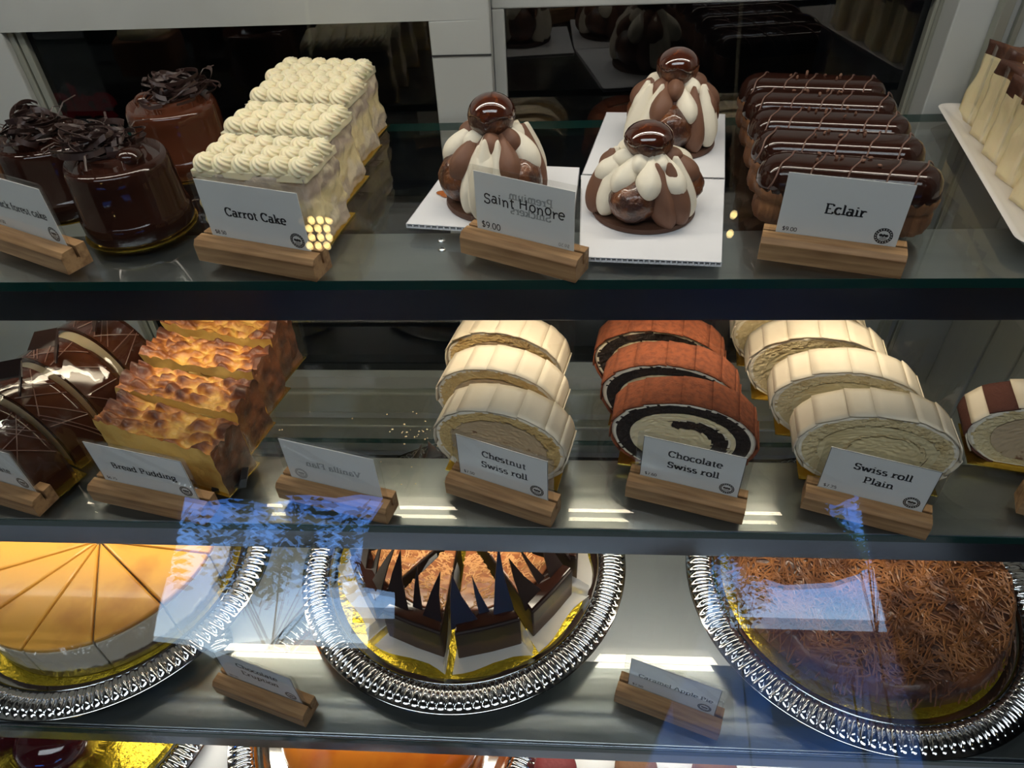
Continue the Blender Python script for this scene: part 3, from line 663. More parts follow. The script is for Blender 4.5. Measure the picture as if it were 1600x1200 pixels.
def honore(loc, rz, label, seed, hs):
    r = random.Random(seed); t = thing('saint_honore', label, 'pastry', loc, rz, 'cream and caramel pastry towers'); t.scale.z = hs
    b = MB(); b.lathe([(0, 0), (.042, 0), (.043, .0015), (.0425, .0045), (0, .005)], 40); b.build('pastry_disc', m_disc, t, 'auto')
    b = MB(); b.lathe([(0, .004), (.028, .004), (.029, .03), (.022, .048), (.008, .054), (0, .054)], 24); b.build('cream_core', m_bcream, t, True)
    for k, a in enumerate((-90, 30, 150)):
        b = MB(); bun(b, (.0285*math.cos(rad(a)), .0285*math.sin(rad(a)), .0225), .0195, seed+k); b.build('choux_bun', m_choux, t, True)
    def put(a, R, z, L, Wd, T, white, tilt):
        a += r.uniform(-4, 4); k = r.uniform(.93, 1.08)
        o = petal(L*k, Wd*k, T*k).build('cream_petal', m_cream2 if white else m_bcream, t, True)
        o.location = (R*math.cos(rad(a)), R*math.sin(rad(a)), z+r.uniform(-.0015, .0015)); o.rotation_euler = (rad(-tilt), r.uniform(-.2, .2), rad(a+90)); o['label'] = 'white cream petal' if white else 'chocolate cream petal'
    for a0 in (-30, 90, 210):                              # tall petals in the gaps between the buns
        for da, c in ((-19, a0 != -30), (19, a0 != 90), (0, seed % 2)):
            put(a0+da, .0325 if da else .036, .027, .048, .024, .022, c, 10)
    seq = (1, 0, 0, 1, 0, 1, 0, 1, 0) if seed % 2 else (1, 1, 0, 1, 0, 1, 0, 1, 1)
    for k in range(9): put(-90+20+40*k, .0285, .0415, .034, .0215, .019, seq[k], 42)
    seq = (0, 1, 0, 1, 0, 1, 0) if seed % 2 else (1, 1, 0, 1, 0, 1, 1)
    for k in range(7): put(-90+51.4*k, .0165, .0505, .025, .017, .016, seq[k], 58)
    tb = MB(); bun(tb, (0, 0, .0615), .0192, seed+9, .72); tb = tb.build('top_choux_bun', m_choux, t, True)
    b = MB()
    b.ball((0, -.001, .0635), (.0194, .0194, .0132), 28, 14, lambda q, d: Vector((q.x, q.y, max(q.z, .000+.002*math.sin(5*math.atan2(d.y, d.x)+seed))))); b.build('caramel_cap', m_caramel, tb, True)
zb_ = Z1+.004
p = at(995, 352, H1-.004); honore((p.x+.007, p.y+.026, zb_), rad(-24), 'foremost right pastry tower with mostly white upper petals', 2, .98)
p = at(1050, 238, H1-.004); honore((p.x, p.y+.022, zb_), rad(-8), 'rear pastry tower standing highest in the photo', 3, 1.16)
p = at(765, 330, H1-.004); honore((p.x+.004, p.y+.020, zb_), rad(50), 'left pastry tower behind the handwritten sign', 5, 1.2)
p = at(700, 304, H1-.004); b = MB(); b.ball((0, 0, .0012), (.010, .006, .0016), 20, 8, lambda q, d: q*(1+.2*math.sin(3*math.atan2(d.y, d.x)))); o = tag(b.build('caramel_drop', m_drop, None, True), 'orange caramel drop on the left white board', 'caramel drop'); o.location = (p.x, p.y, zb_-.0002)
# screws on the fixture plate, under the glass
for k, (px, py) in enumerate(((690, 377), (691, 391))):
    p = at(px, py, H1+.0085); b = MB(); b.lathe([(0, .0022), (.002, .0021), (.0034, .0012), (.0036, 0), (0, 0)], 20)
    t = thing('screw', ('small rear' if k == 0 else 'small front')+' cross head screw below the left white board', 'screw', (p.x, p.y, Z1-.0085), .4, 'screws in the steel fixture'); b.build('head', m_chrome, t, True)
    b = MB(); b.box(-.0018, .0018, -.0003, .0003, .0019, .00225); b.box(-.0003, .0003, -.0018, .0018, .0019, .00225); b.build('cross_slot', m_dark, t)

# ------------------------------------------------------------------ eclairs
def stadium(L, Wd, n=10):
    r = Wd/2; pts = []
    for s in (1, -1):
        for i in range(n+1):
            a = -PI/2+PI*i/n; pts.append((s*(L/2-r)+s*r*math.cos(a), s*r*math.sin(a)))
    return pts
nib0 = None
def eclair(loc, rz, label, seed):
    global nib0
    r = random.Random(seed); t = thing('eclair', label, 'eclair', loc, rz, 'chocolate eclairs in a row')
    L, Wd = .134, .043
    def rings(zs, n=14):
        out = []
        for k, (z, s) in enumerate(zs):
            pts = stadium(L+(s-1)*Wd, Wd*s, n); out.append([Vector((x, y, z)) for x, y in pts])
        return out
    b = MB(); rs = rings([(0, .80), (.002, .92), (.008, 1.0), (.016, .98), (.019, .90), (.021, 1.02), (.027, 1.06), (.033, .98)], 24)
    for i, rg in enumerate(rs):
        for j, p in enumerate(rg):
            k = 1+.05*math.sin(j*2.1+i*.3)+.07*nz(p, 60, seed); p.y *= k; p.x *= 1+.015*math.sin(j*2.1)
    b.loft(rs); b.build('choux_base', m_chouxl, t, True)
    gz = MB(); rs = rings([(.027, .90), (.0275, 1.03), (.031, 1.06), (.037, 1.04), (.043, .96), (.0475, .80), (.050, .58), (.0510, .30), (.0512, .05)], 14)
    for rg in rs:
        for p in rg:
            if p.z < .032: p.z += .0016*nz(p, 60, seed+3)
    gz.loft(rs); gl = gz.build('chocolate_glaze', m_choc, t, True)
    def top(x, y):
        v = abs(y)/(Wd*.5); pr = ((.0, .0512), (.3, .0510), (.58, .050), (.80, .0475), (.96, .043), (1.04, .037), (1.06, .031))
        for (v0, z0), (v1, z1) in zip(pr, pr[1:]):
            if v <= v1: return z0+(z1-z0)*(v-v0)/(v1-v0)
        return .031
    b = MB()
    for k in range(5):
        x0 = -.050+k*.026+r.uniform(-.005, .005); pts = [(x0+.026*(i/16-.5)+.0010*math.sin(i), Wd*.527*math.sin(PI*(i/16-.5)), top(0, Wd*.527*math.sin(PI*(i/16-.5)))+.0003) for i in range(17)]
        b.tube(pts, .0007, 5)
    b.build('drizzle', m_line, gl, True)
    if nib0 is None:
        bm = MB(); bm.ball((0, 0, 0), (.0018, .0013, .0011), 7, 5, lambda q, d: q*(1+.4*noise.noise(d*2))); nib0 = bm.build('cocoa_nib', m_nib, t); o = nib0
    else: o = None
    for k in range(7):
        if k or o is None: o = nib0.copy(); C.objects.link(o); o.parent = t
        x, y = -.022+r.gauss(0, .003)+(.03 if k > 3 else 0)+.006*(k % 4), r.gauss(0, .004); o.location = (x, y, .0522); o.rotation_euler = (r.random()*2, r.random()*2, r.random()*6)
for k, (y, x, lab) in enumerate(((.537, .226, 'foremost chocolate eclair, right behind the Eclair card'), (.588, .232, 'second chocolate eclair from the front'), (.636, .238, 'middle chocolate eclair of the row of five'), (.684, .243, 'fourth chocolate eclair from the front'), (.730, .248, 'rearmost chocolate eclair by the dark door'))):
    eclair((x, y, Z1), rad(-13 if k == 0 else -10), lab, k+20)

# ------------------------------------------------------------------ cheesecake on the white plate at right
pl = [at(1462, 160, H1-.012), at(1592, 382, H1-.012)]
d = (pl[1]-pl[0]); ang = math.atan2(d.y, d.x)+PI/2; c0 = pl[1]
pt = thing('melamine_plate', 'white rectangular plate of cheesecake at the right edge', 'plate', (c0.x, c0.y, Z1), ang)
PL, PW = d.length, .16
b = MB(); lo = [(.012, .012), (PW-.012, .012), (PW-.012, PL-.012), (.012, PL-.012)]
def rrect(x0, x1, y0, y1, r, z, n=5):
    return [Vector((cx+r*math.cos(a0+PI/2*i/n), cy+r*math.sin(a0+PI/2*i/n), z)) for cx, cy, a0 in ((x1-r, y0+r, -PI/2), (x1-r, y1-r, 0), (x0+r, y1-r, PI/2), (x0+r, y0+r, PI)) for i in range(n+1)]
b.loft([rrect(.014, PW-.014, .014, PL-.014, .01, 0), rrect(0, PW, 0, PL, .014, .012), rrect(.002, PW-.002, .002, PL-.002, .013, .0125), rrect(.006, PW-.006, .006, PL-.006, .012, .0115), rrect(.02, PW-.02, .02, PL-.02, .01, .003)])
b.build('plate_body', m_plate, pt, 'auto')
def basque(u, label, seed, hh, xo=.026, lean=0):
    q = Matrix.Rotation(ang, 3, 'Z') @ Vector((xo, u, 0)); t = thing('cheesecake_slice', label, 'cake slice', (c0.x+q.x, c0.y+q.y, Z1+.0032), ang+rad(14), 'burnt cheesecake slices on the plate')
    W, D = .11, .040
    def fn(p, n):
        k = .002*nz(p, 50, seed)+.001*nz(p, 120, seed); x = p.x+W/2
        top = (p.z/hh)
        return Vector((x+n.x*2*k+.010*top*(.4+.5*nz(p, 20, seed)), p.y+n.y*2*k, p.z+top*(.012*(1-min(1, x/.03))+.006*nz((x, p.y, 0), 35, seed))))
    bx = rough_box(W, D, hh, 16, fn); tp = MB(); bd = MB()
    for f, m in zip(bx.f, bx.m): (tp if m == 1 or min(bx.v[i][2] for i in f) > hh*.94 else bd).add([bx.v[i] for i in f], [tuple(range(len(f)))])
    bd.build('cheesecake_body', m_basq, t, True); tp.build('burnt_top', m_burnt, t, True)
    b = MB(); b.sheet(lambda i, k: (-.003-.002*math.sin(i*9), (i-.5)*(D+.004), .002+k*(hh+.01)), 8, 4); b.build('acetate_film', m_film, t)
for k, (u, lab, hh) in enumerate(((.075, 'nearest cheesecake slice on the white plate', .054), (.122, 'second nearest cheesecake slice on the white plate', .057), (.169, 'third cheesecake slice on the white plate', .057), (.216, 'fourth cheesecake slice on the white plate', .057), (.262, 'rearmost tall cheesecake slice with a dark burnt peak', .062))):
    basque(u, lab, k, hh)

# ------------------------------------------------------------------ swiss rolls
def roll_outline(th, a, hb, step=0):
    x = a*math.cos(th); z = hb*math.sin(th)
    z = hb*.93*math.sin(th) if z > 0 else max(z*1.04, -hb*.86); x *= 1.0
    k = 1+step*.022*((th/(2*PI)*15) % 1)
    return x*k, z*k+hb*.86*1.0
def roll(loc, rz, label, kind, seed, a=.061, hb=.0435, T=.034, film=True):
    r = random.Random(seed)
    nm = {'chestnut': 'chestnut_swiss_roll', 'chocolate': 'chocolate_swiss_roll', 'plain': 'plain_swiss_roll', 'striped': 'striped_swiss_roll'}[kind]
    t = thing(nm, label, 'cake slice', loc, rz, kind+' swiss roll slices')
    N, K = 144, 30; fb, sb, cb = MB(), MB(), MB()
    def cls(rho, th):
        p = Vector((math.cos(th)*rho, math.sin(th)*rho, seed)); j = .022*noise.noise(p*9)+.012*noise.noise(p*25)
        if rho+j > .945: return 2
        if kind in ('chocolate', 'striped'):
            if rho+j > .73: return 0
            d = math.degrees(th) % 360
            if d > 300: d -= 360
            if -75 < d < 118:
                u = (d+75)/193; R = .62-.24*u**.9
                if abs(rho+j-R) < .115*(1 if u < .93 else (1-u)/.07+.2): return 0
                if abs(rho+j-R-.135) < .018: return 2
            return 1
        if rho+j > .74: return 0
        d = math.degrees(th) % 360; sp = .70-.42*((d+90) % 360)/360
        if abs(rho+j-sp) < .03 and kind != 'chestnut': return 0
        return 1
    for side in (0, 1):
        y = -T/2 if side == 0 else T/2
        if side and kind == 'none': continue
        for i in range(K):
            r0, r1 = i/K, (i+1)/K
            for k in range(N):
                t0, t1 = 2*PI*k/N, 2*PI*(k+1)/N; q = cls((r0+r1)/2, (t0+t1)/2); vs = []
                for rr, tt in ((r0, t0), (r1, t0), (r1, t1), (r0, t1)):
                    x, z = roll_outline(tt, a, hb); zc = hb*.86
                    yy = y+(-1 if side == 0 else 1)*(.0007*noise.noise(Vector((x*rr, z*rr, seed))*260)-.0020*(rr > .985)+(.0008 if q == 1 else 0))
                    vs.append((x*rr*.985, yy, zc+(z-zc)*rr*.985))
                (sb if q == 0 else cb if q == 1 else fb).add(vs, [(0, 1, 2, 3) if side == 0 else (3, 2, 1, 0)])
    # coating panels round the outside
    ob = MB(); npan = 15
    for q in range(npan):
        t0, t1 = 2*PI*(q+.35*noise.noise(Vector((q*3.7, seed, 0))))/npan, 2*PI*(q+1+.35*noise.noise(Vector((((q+1) % npan)*3.7, seed, 0))))/npan; vs = []
        for i in range(5):
            th = t0+(t1-t0)*i/4+(.03 if i == 4 else 0); lift = 1.004+.024*(i/4)*(1 if q % 3 else .6)
            x0_, z0_ = roll_outline(t0, a, hb); x1_, z1_ = roll_outline(t1, a, hb); xc_, zc_ = roll_outline(th, a, hb)
            xl, zl = x0_+(x1_-x0_)*i/4, z0_+(z1_-z0_)*i/4; x, z = xl*.55+xc_*.45, zl*.55+zc_*.45
            for j in range(7):
                y = -T/2-.0008+j/6*(T+.0016); e = .0013*noise.noise(Vector((x*120, seed+q, z*120)))+.0012*noise.noise(Vector((q*5.1, seed, j*.1))) if j in (0, 6) else 0
                w_ = .004*noise.noise(Vector((x, y, z))*45+Vector((seed, 0, 0)))
                vs.append((x*(lift+w_), y+e, max(0.0, hb*.86+(z-hb*.86)*(lift+w_))))
        fs = [(i*7+j, (i+1)*7+j, (i+1)*7+j+1, i*7+j+1) for i in range(4) for j in range(6)]
        ob.add(vs, fs, 1 if kind == 'striped' and q % 2 else 0)
    outer = {'chestnut': m_coat, 'plain': m_coat, 'chocolate': m_cocoa, 'striped': [m_coat, m_tira]}[kind]
    o = ob.build('coating', outer, t, 'auto', clean=False, solid=.0012)
    fb.build('cream_edge', m_cream2, t, clean=True)
    sb.build('sponge', {'chestnut': m_spongey, 'plain': m_spongep, 'chocolate': m_spongec, 'striped': m_spongep}[kind], t)
    cb.build('filling', {'chestnut': m_fillc, 'plain': m_fillp, 'chocolate': m_fill, 'striped': m_fillc}[kind], t)
    b = MB(); b.box(-a*.85, a*.9, -T*.7, T*.75, -.001, 0); o = b.build('gold_board', m_gold, t); o.location.z = .001
    if film:
        b = MB(); b.sheet(lambda i, k: (-a*.72+a*1.74*i, T/2+.006+.003*math.sin(i*4+seed)+.010*max(0, i-.8)*5, .001+k*(hb*1.9+.003*math.sin(i*PI))), 16, 3); b.build('acetate_sheet', m_film, t, True)
    return t
for k, (y, x, lab) in enumerate(((.447, -.047, 'foremost chestnut swiss roll slice behind its price sign'), (.502, -.052, 'second chestnut swiss roll slice from the front'), (.557, -.050, 'rearmost chestnut swiss roll slice half hidden by the strip'))):
    roll((x, y, Z2), rad(-13), lab, 'chestnut', k+1, .060)
for k, (y, x, lab) in enumerate(((.459, .112, 'foremost chocolate swiss roll slice showing its dark spiral'), (.509, .106, 'second chocolate swiss roll slice under red brown cocoa'), (.560, .101, 'rearmost chocolate swiss roll slice half hidden by the strip'))):
    roll((x, y, Z2), rad(-11), lab, 'chocolate', k+5, .0625, film=False if k == 0 else True)
for k, (y, x, lab) in enumerate(((.445, .271, 'foremost plain swiss roll slice behind its price sign'), (.500, .263, 'second plain swiss roll slice from the front'), (.550, .251, 'third plain swiss roll slice from the front'), (.602, .246, 'rearmost plain swiss roll slice cut off by the strip'))):
    roll((x, y, Z2), rad(-9), lab, 'plain', k+9, .0645)
roll((.426, .462, Z2), rad(-14), 'cocoa striped swiss roll slice cut by the right edge', 'striped', 17, .066, .040, .036, film=False)

# ------------------------------------------------------------------ bread pudding
def pudding(loc, rz, label, seed, W=.128):
    t = thing('bread_pudding_slice', label, 'cake slice', loc, rz, 'bread pudding slices in a row')
    D, Hh = .039, .052
    def fn(p, n):
        k = .0018*nz(p, 60, seed)
        v = Vector((p.x+n.x*2*k, p.y+n.y*2*k, p.z))
        if n.z > .3:
            dd = noise.voronoi(Vector((p.x*62+.5*noise.noise(p*80), p.y*62, seed*5)))[0]; c = min(1, (dd[1]-dd[0])*1.6)
            v.z += (.011*c**.6-.006+.006*noise.noise(Vector((p.x*26, p.y*26, seed)))+.006*(abs(p.x)/(W/2))**4+.0022*noise.noise(Vector((p.x*150, p.y*150, seed))))*(1 if abs(n.y) < .49 else .6)
        if n.x > .49 or n.x < -.49: v.x += (.0025*nz(p, 90, seed)+.002)*(1 if n.x > 0 else -1)
        return v
    bx = rough_box(W, D, Hh, 34, fn); parts = [MB(), MB(), MB()]
    for f, m in zip(bx.f, bx.m):
        g = 0 if m == 0 else 1 if m == 1 else 2
        parts[g].add([bx.v[i] for i in f], [tuple(range(len(f)))])
    parts[0].build('custard_body', m_custard, t, True); parts[1].build('browned_top', m_crust, t, True); parts[2].build('dark_side_crust', m_crustd, t, True)
    b = MB(); b.sheet(lambda i, k: (W/2+.005+.004*math.sin(k*2.4), -D*.62+i*D*1.3, .001+k*(Hh+.012)), 4, 8)
    b.sheet(lambda i, k: (-W/2+i*(W+.005), D/2+.004+.002*math.sin(i*8), .001+k*(Hh+.006)), 10, 3); b.build('acetate_film', m_film, t, True)
    b = MB(); b.box(-W/2-.003, W/2+.005, -D/2-.003, D/2+.003, -.001, 0); b.build('gold_board', m_gold, t).location.z = .001
for k, (x, y, lab) in enumerate(((-.351, .441, 'foremost bread pudding slice behind its price sign'), (-.352, .490, 'second bread pudding slice from the front'), (-.352, .542, 'third bread pudding slice from the front, brightly lit'), (-.350, .594, 'rearmost bread pudding slice cut off by the strip'))):
    pudding((x, y, Z2), rad(-18 if k == 0 else -14), lab, k+1)

# ------------------------------------------------------------------ glazed mousse logs at left
def mousse_log(loc, rz, label, seed):
    r = random.Random(seed); t = thing('mousse_log_slice', label, 'cake slice', loc, rz, 'glazed mousse log slices')
    a, Hh, T = .060, .070, .036
    def o(th, s=1.0): return Vector((a*s*math.cos(th), 0, Hh*s*max(0, math.sin(th))**.85))
    n = 36; b = MB()
    b.sheet(lambda i, k: o(PI*i)+Vector((0, -T/2+T*k, 0)), n, 6)
    b.sheet(lambda i, k: (o(PI*i, 1-.07*k))+Vector((0, -T/2-.0006, 0)), n, 1); b.sheet(lambda i, k: (o(PI*i, 1-.07*k))+Vector((0, T/2, 0)), n, 1)
    gz = b.build('chocolate_glaze', m_choc3, t, True)
    b = MB(); b.sheet(lambda i, k: (o(PI*i, .93))*(1-k*.30)+Vector((0, -T/2, 0)), n, 1); b.build('cream_layer', m_fill, t)
    b = MB(); b.sheet(lambda i, k: (o(PI*i, .65))*(1-k)+Vector((0, -T/2+.0003, 0)), n, 2); b.sheet(lambda i, k: (o(PI*i, .93))*(1-k)+Vector((0, T/2-.0003, 0)), n, 2); b.build('mousse_core', m_bcream, t)
    b = MB()
    for k in range(9):
        th0 = .5+r.random()*1.4; y0 = -T*.45; sl = r.uniform(-.9, .9); pts = []
        for i in range(11):
            u = i/10; p = o(th0+sl*u, 1.006); pts.append(p+Vector((0, y0+T*.9*u, .0004)))
        b.tube(pts, .0005, 4)
    b.build('drizzle', m_line, gz)
    for k in range(2):
        b = MB(); L = .026; b.loft([[Vector((x, y, z+.004*math.sin(x*60))) for x, z in ((-L*.5, 0), (L*.5, .002), (L*.62, .022), (-L*.2, .034 if k else .02))] for y in (0, .0012)])
        s = b.build('chocolate_shard', m_shard, t); s.location = (-.012+k*.030, -.004-k*.008, Hh-.003); s.rotation_euler = (rad(-28), rad(10-20*k), rad(25-55*k))
    b = MB(); b.sheet(lambda i, k: o(PI*.06+PI*.80*i, 1.045+.015*math.sin(i*7+seed))+Vector((.004, -T/2-.006+(T+.012)*k, .002)), 24, 6); b.build('acetate_film', m_film, t, True)
    b = MB(); b.box(-a-.002, a+.010, -T/2-.004, T/2+.004, -.001, 0); b.build('gold_board', m_gold, t).location.z = .001
for k, (x, y, lab) in enumerate(((-.512, .430, 'foremost glazed mousse log slice behind the mousse sign'), (-.505, .477, 'second glazed mousse log slice with upright dark shards'), (-.497, .524, 'third glazed mousse log slice showing a pale cream arc'), (-.484, .574, 'rearmost glazed mousse log slice cut off by the strip'))):
    mousse_log((x, y, Z2), rad(-22), lab, k+3)
# black folded clip and crumbs
p = at(352, 770, H2); b = MB(); b.loft([[Vector((x, y, z)) for x, z in ((0, 0), (.030, 0), (.034, .012), (.028, .012), (.024, .003), (0, .004))] for y in (0, .014)])
o = tag(b.build('plastic_clip', m_clip, bevel=.0004), 'black folded plastic clip right of the bread pudding sign', 'clip'); o.location = (p.x-.012, p.y, Z2+.0002); o.rotation_euler = (0, 0, rad(12))
b = MB()
for k in range(46):
    px, py = (rnd.gauss(655, 22), rnd.gauss(672, 14)) if k < 30 else (rnd.uniform(420, 700), rnd.uniform(640, 760))
    p = at(px, py, H2); s = rnd.uniform(.0004, .0011); b.ball((p.x, p.y, Z2+s*.35), (s*rnd.uniform(.7, 1.6), s, s*.5), 6, 4)
tag(b.build('crumbs', m_crumbs, clean=False), 'scattered pale crumbs on the empty middle of the glass shelf', 'crumbs', kind='stuff')

# ------------------------------------------------------------------ silver trays
def tray(cx, cy, z, label, R=.179):
    t = thing('silver_tray', label, 'tray', (cx, cy, z), 0, 'round silver trays with beaded rims')
    b = MB(); b.lathe([(0, .003), (.140, .003), (.1455, .0035), (.1475, .008), (.1485, .012), (.150, .0135)], 128); b.lathe([(0, 0), (.130, 0), (.142, .006), (.150, .0105), (R-.004, .011), (R, .0105)], 128); b.build('tray_well', m_chrome, t, True)
    nb = 124; N = nb*8; K = 9; vs = []; fs = []
    for k in range(N):
        a = 2*PI*k/N; ph = (k % 8)/8; bead = math.sqrt(max(0, 1-(2*ph-1)**2))
        for i in range(K+1):
            u = i/K; rr = .150+.025*u; prof = math.sqrt(max(0, 1-(2*u-1)**2))
            vs.append((rr*math.cos(a), rr*math.sin(a), .0115+.0075*prof*(.25+.75*bead)))
        vs.append(((R-.001)*math.cos(a), (R-.001)*math.sin(a), .0125)); vs.append((R*math.cos(a), R*math.sin(a), .0112))
    K2 = K+3
    for k in range(N):
        for i in range(K2-1): fs.append((k*K2+i, ((k+1) % N)*K2+i, ((k+1) % N)*K2+i+1, k*K2+i+1))
    b = MB(); b.add(vs, fs); b.build('beaded_rim', m_chrome, t, True, clean=False)
    return t
TL, TC, TR = (-.502, .450), (-.103, .470), (.319, .446)
tray(*TL, Z3, 'beaded silver tray at the left under the golden cheesecake'); tray(*TC, Z3, 'beaded silver tray in the middle under the chocolate wedges'); tray(*TR, Z3, 'beaded silver tray at the right under the caramel apple pie')
zt_ = Z3+.0035
def gold_disc(c, R, label, mat=m_goldy):
    b = MB(); b.lathe([(0, 0), (R, 0), (R+.0006, .001), (R, .002), (0, .002)], 96); o = tag(b.build('gold_cake_board', mat, None, 'auto'), label, 'cake board', 'round gold cake boards'); o.location = (c[0], c[1], zt_)
gold_disc(TL, .143, 'round gold board under the golden cheesecake'); gold_disc(TC, .143, 'round gold board under the chocolate wedges'); gold_disc(TR, .142, 'round gold board under the caramel apple pie')
def wedge_pts(a0, a1, r0, r1, n=8, gap=.0007):
    am = rad((a0+a1)/2); o = Vector((math.cos(am), math.sin(am)))*gap/math.sin(rad((a1-a0)/2))
    return [(o.x+r0*math.cos(am), o.y+r0*math.sin(am))]+[(o.x+(r1-gap)*math.cos(rad(a0+(a1-a0)*i/n)), o.y+(r1-gap)*math.sin(rad(a0+(a1-a0)*i/n))) for i in range(n+1)]
cc = (TL[0]+.006, TL[1]-.004); nw = 12
names = ['toward the viewer', 'one step right of the front', 'at front right', 'at the right', 'at rear right', 'second to the rear on the right', 'at the rear', 'second to the rear on the left', 'at rear left', 'at the left', 'at front left', 'one step left of the front']
for k in range(nw):
    a0 = -90-15+k*30+9
    t = thing('cheesecake_wedge', 'wedge of golden cheesecake on the left tray, '+names[k], 'cake slice', (cc[0], cc[1], zt_+.002), 0, 'golden cheesecake wedges')
    b = MB(); pts = wedge_pts(a0, a0+30, 0, .126, 8); b.prism(pts, 0, .046, 0); b.build('layered_body', m_cside, t, bevel=.001)
    b = MB(); b.prism(pts, .0462, .052, 0); b.build('golden_top', m_golden, t, bevel=.0022)
    b = MB(); a = rad(a0); u = Vector((math.cos(a), math.sin(a), 0)); b.sheet(lambda i, q: u*(.012+.120*i)+Vector((0, 0, .004+.051*q)), 4, 1)
    b.sheet(lambda i, q: Vector((.1285*math.cos(a+rad(30)*i), .1285*math.sin(a+rad(30)*i), .002+.053*q)), 6, 1); b.build('acetate_film', m_film, t)
# chocolate eruption wedges
for k in range(10):
    a0 = -90-36+k*36-2
    t = thing('chocolate_eruption_wedge', 'chocolate wedge with dark shards on the middle tray, '+['left of the two facing the viewer', 'right of the two facing the viewer', 'one step right of the front pair', 'at the right', 'at right rear', 'rear right of centre', 'rear left of centre', 'at left rear', 'at the left', 'one step left of the front pair'][k], 'cake slice', (TC[0]+.004, TC[1]+.005, zt_+.002), 0, 'chocolate eruption wedges')
    am = rad(a0+18); u = Vector((math.cos(am), math.sin(am), 0)); v = Vector((-u.y, u.x, 0)); off = u*.010
    R = .112; hw = R*math.tan(rad(16.3))
    def W(x, s): return off+u*x+v*s
    pts = [W(.004, 0), W(R, -hw), W(R+.001, 0), W(R, hw)]
    b = MB(); b.prism([(p.x, p.y) for p in pts], .001, .047); b.build('chocolate_body', m_erup, t, bevel=.002)
    b = MB(); cp = [W(.006, 0), W(R*.80, -hw*.785), W(R*.84, 0), W(R*.80, hw*.785)]; b.prism([(p.x, p.y) for p in cp], .0472, .0505); tp = b.build('caramel_top', m_etop, t, bevel=.0012)
    b = MB(); gp = [W(R*.80, -hw*.785), W(R*.985, -hw*.97), W(R*.99, 0), W(R*.985, hw*.97), W(R*.80, hw*.785), W(R*.84, 0)]; b.prism([(p.x, p.y) for p in gp], .0472, .0500); b.build('chocolate_edge_glaze', m_choc, t, bevel=.0012)
    b = MB(); r = random.Random(k)
    for i in range(70):
        x = r.uniform(.03, .09); s = r.uniform(-1, 1)*hw*x/R; e = r.uniform(0, 2*PI); L = r.uniform(.008, .02)
        q = [W(x+L*j/4*math.cos(e)*.6, s+L*j/4*math.sin(e)*.6+.002*math.sin(j*2)) for j in range(-2, 3)]
        q = [p for p in q if (p-off).dot(u) < R*.80 and abs((p-off).dot(v)) < (p-off).dot(u)*math.tan(rad(15.8))]
        if len(q) > 2: b.tube([p+Vector((0, 0, .0508)) for p in q], .0007, 4)
    if b.f: b.build('caramel_drizzle', m_drz, tp)
    for j, (x, s, h, wd, lean) in enumerate(((R*.93, -hw*.62, .056, .022, .1), (R*.88, hw*.02, .046, .009, -.05), (R*.92, hw*.56, .056, .017, .16))):
        h *= r.uniform(1.1, 1.5); b = MB(); e = v*wd*.65
        bp = W(x, s)+Vector((0, 0, .046)); tpv = bp+Vector((0, 0, h*.80))-u*h*.42+v*lean*h
        n = u*.0007
        ol = [bp-e, bp+e, bp.lerp(tpv, .25)+e*.45, bp.lerp(tpv, .55)-e*.15, tpv-e*.75, bp.lerp(tpv, .6)-e*.95]; m = len(ol)
        b.add([p-n for p in ol]+[p+n for p in ol], [tuple(range(m)), tuple(range(2*m-1, m-1, -1))]+[(i, (i+1) % m, m+(i+1) % m, m+i) for i in range(m)])
        b.build('chocolate_shard', m_shard, t)
    b = MB(); e = hw+.003
    b.sheet(lambda i, q: W(.03+(R-.015)*i, (.03+(R-.015)*i)*math.tan(rad(17)))+v*.003*math.sin(i*6+q*3)*q+Vector((0, 0, .001+.042*q*(1-.45*i))), 8, 5)
    b.sheet(lambda i, q: W(.100+.026*i+.003*math.sin(q*7), (q*2-1)*e*(.9+.25*i))+Vector((0, 0, .0008+.0035*i*abs(math.sin(q*5)))), 6, 8); b.build('parchment_sheet', m_parch, t, True)
# caramel apple pie
t = thing('caramel_apple_pie', 'large caramel apple pie covered in brown pastry shreds on the right tray', 'pie', (TR[0]+.004, TR[1]+.004, zt_+.002))
def pf(a, i, R, z):
    p = (math.cos(a)*R, math.sin(a)*R, 0); return R*(1+.02*nz(p, 22, 4)), z+(.010*nz(p, 22, 1)+.005*nz(p, 60, 2) if i > 2 else 0)
b = MB(); b.lathe([(0, 0), (.130, 0), (.137, .006), (.136, .022)]+[(.131-.131*i/20, .034+.006*math.sin(i/20*PI/2)) for i in range(21)], 96, fn=pf); b.build('pie_body', m_pie, t, True)
b = MB(); r = random.Random(11)
for k in range(2300):
    a = r.uniform(0, 2*PI); R = .136*math.sqrt(r.random()); x, y = R*math.cos(a), R*math.sin(a); e = r.uniform(0, 2*PI); L = r.uniform(.012, .034); cv = r.uniform(-.9, .9); pts = []
    for j in range(6):
        x += L/5*math.cos(e); y += L/5*math.sin(e); e += cv/5
        if math.hypot(x, y) > .141: break
        R2 = math.hypot(x, y); zz = .0345+.006*math.cos(min(1, R2/.131)*PI/2)+.010*nz((x, y, 0), 22, 1)+.005*nz((x, y, 0), 60, 2)-max(0, R2-.130)*2.6
        pts.append((x, y, zz+.0006+.0022*r.random()))
    if len(pts) > 2: b.tube(pts, r.uniform(.0005, .0011), 4)
tag(b.build('pastry_shreds', m_shred, t, clean=False), kind='stuff')

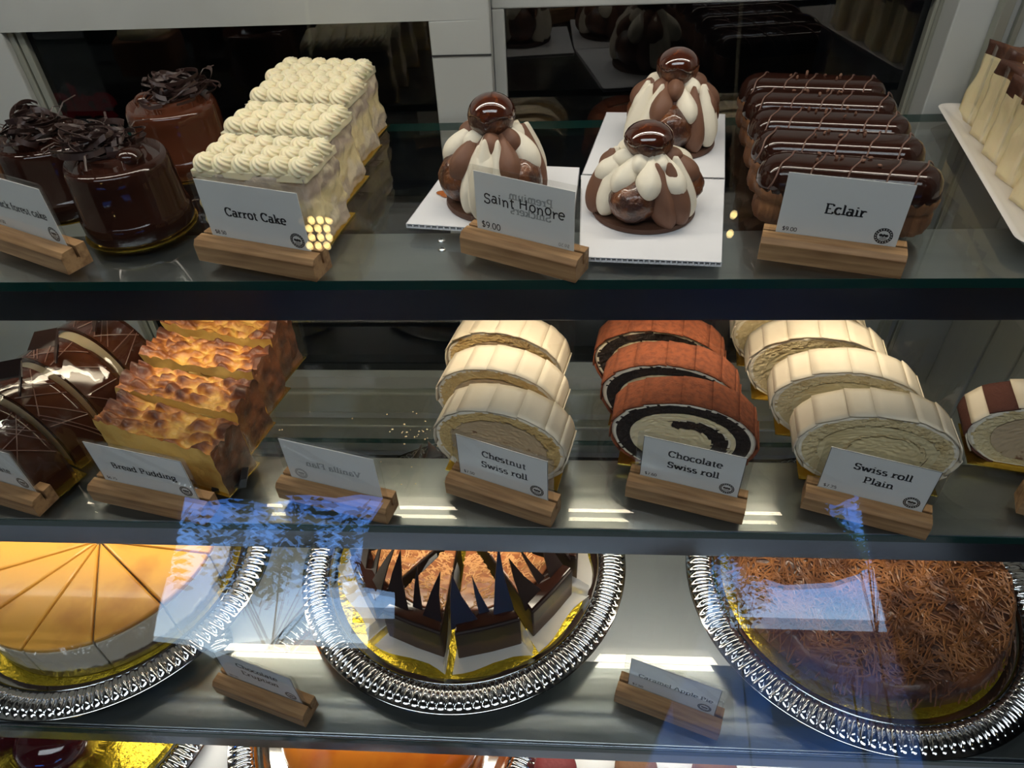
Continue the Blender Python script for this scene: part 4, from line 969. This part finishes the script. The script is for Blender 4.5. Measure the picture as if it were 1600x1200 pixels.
# ------------------------------------------------------------------ bottom deck, only its top sliver shows
def deck_pt(px, py, dz=0): return at(px, py, H4-dz)
d1, d2 = deck_pt(283, 1190).x-.148, deck_pt(375, 1190).x+.158
tray(d1, .36, Z4, 'silver tray on the deck with red cakes and a crumpled gold board'); tray(d2, .36, Z4, 'silver tray on the deck under the orange glazed cake')
b = MB(); b.lathe([(0, 0), (.134, 0), (.136, .003), (0, .005)], 64, fn=lambda a, i, R, z: (R, z+(.002*nz((R*math.cos(a), R*math.sin(a), 0), 60) if i > 1 else 0))); o = tag(b.build('gold_cake_board', m_goldy), 'crumpled gold board on the deck tray at lower left', 'cake board', 'round gold cake boards'); o.location = (d1, .36, Z4+.0035)
for dx, dy, lab in ((-.062, -.055, 'dark red glazed cake on the deck at the left edge'), (.022, -.058, 'dark red glazed cake on the deck beside the crumpled gold board')):
    t = thing('red_glazed_cake', lab, 'cake', (d1+dx, .36+dy, Z4+.0085), 0, 'dark red glazed cakes on the deck')
    b = MB(); b.lathe([(0, 0), (.039, 0), (.040, .03), (.038, .046), (.030, .056), (.015, .060), (0, .0605)], 48); b.build('glazed_body', m_red, t, True)
t = thing('apricot_glazed_cake', 'shiny orange glazed cake on the deck at the bottom edge', 'cake', (d2, .36, Z4+.0035)); b = MB(); b.lathe([(0, 0), (.115, 0), (.118, .025), (.114, .036), (.10, .040), (0, .041)], 64); b.build('glazed_body', m_orange, t, True)
for k, (px, m, lab) in enumerate(((868, m_maca, 'dark red macaron at the bottom edge below the middle tray'), (995, m_macb, 'brown macaron at the bottom edge below the apple pie sign'), (1120, m_macb, 'brown macaron at the bottom edge right of the apple pie sign'))):
    p = deck_pt(px, 1195, .03); t = thing('macaron', lab, 'macaron', (p.x, p.y, Z4), 0, 'macarons on the deck')
    for z, nm in ((0, 'lower_shell'), (.017, 'upper_shell')):
        b = MB(); b.lathe([(0, z+.001 if z else 0), (.021, z+.001 if z else 0), (.0225, z+.004), (.021, z+.009), (.012, z+.0135), (0, z+.0145)], 32); b.build(nm, m, t, True)
    b = MB(); b.lathe([(0, .011), (.019, .0115), (.0205, .0148), (.019, .0185), (0, .019)], 32); b.build('filling', m_cream, t, True)
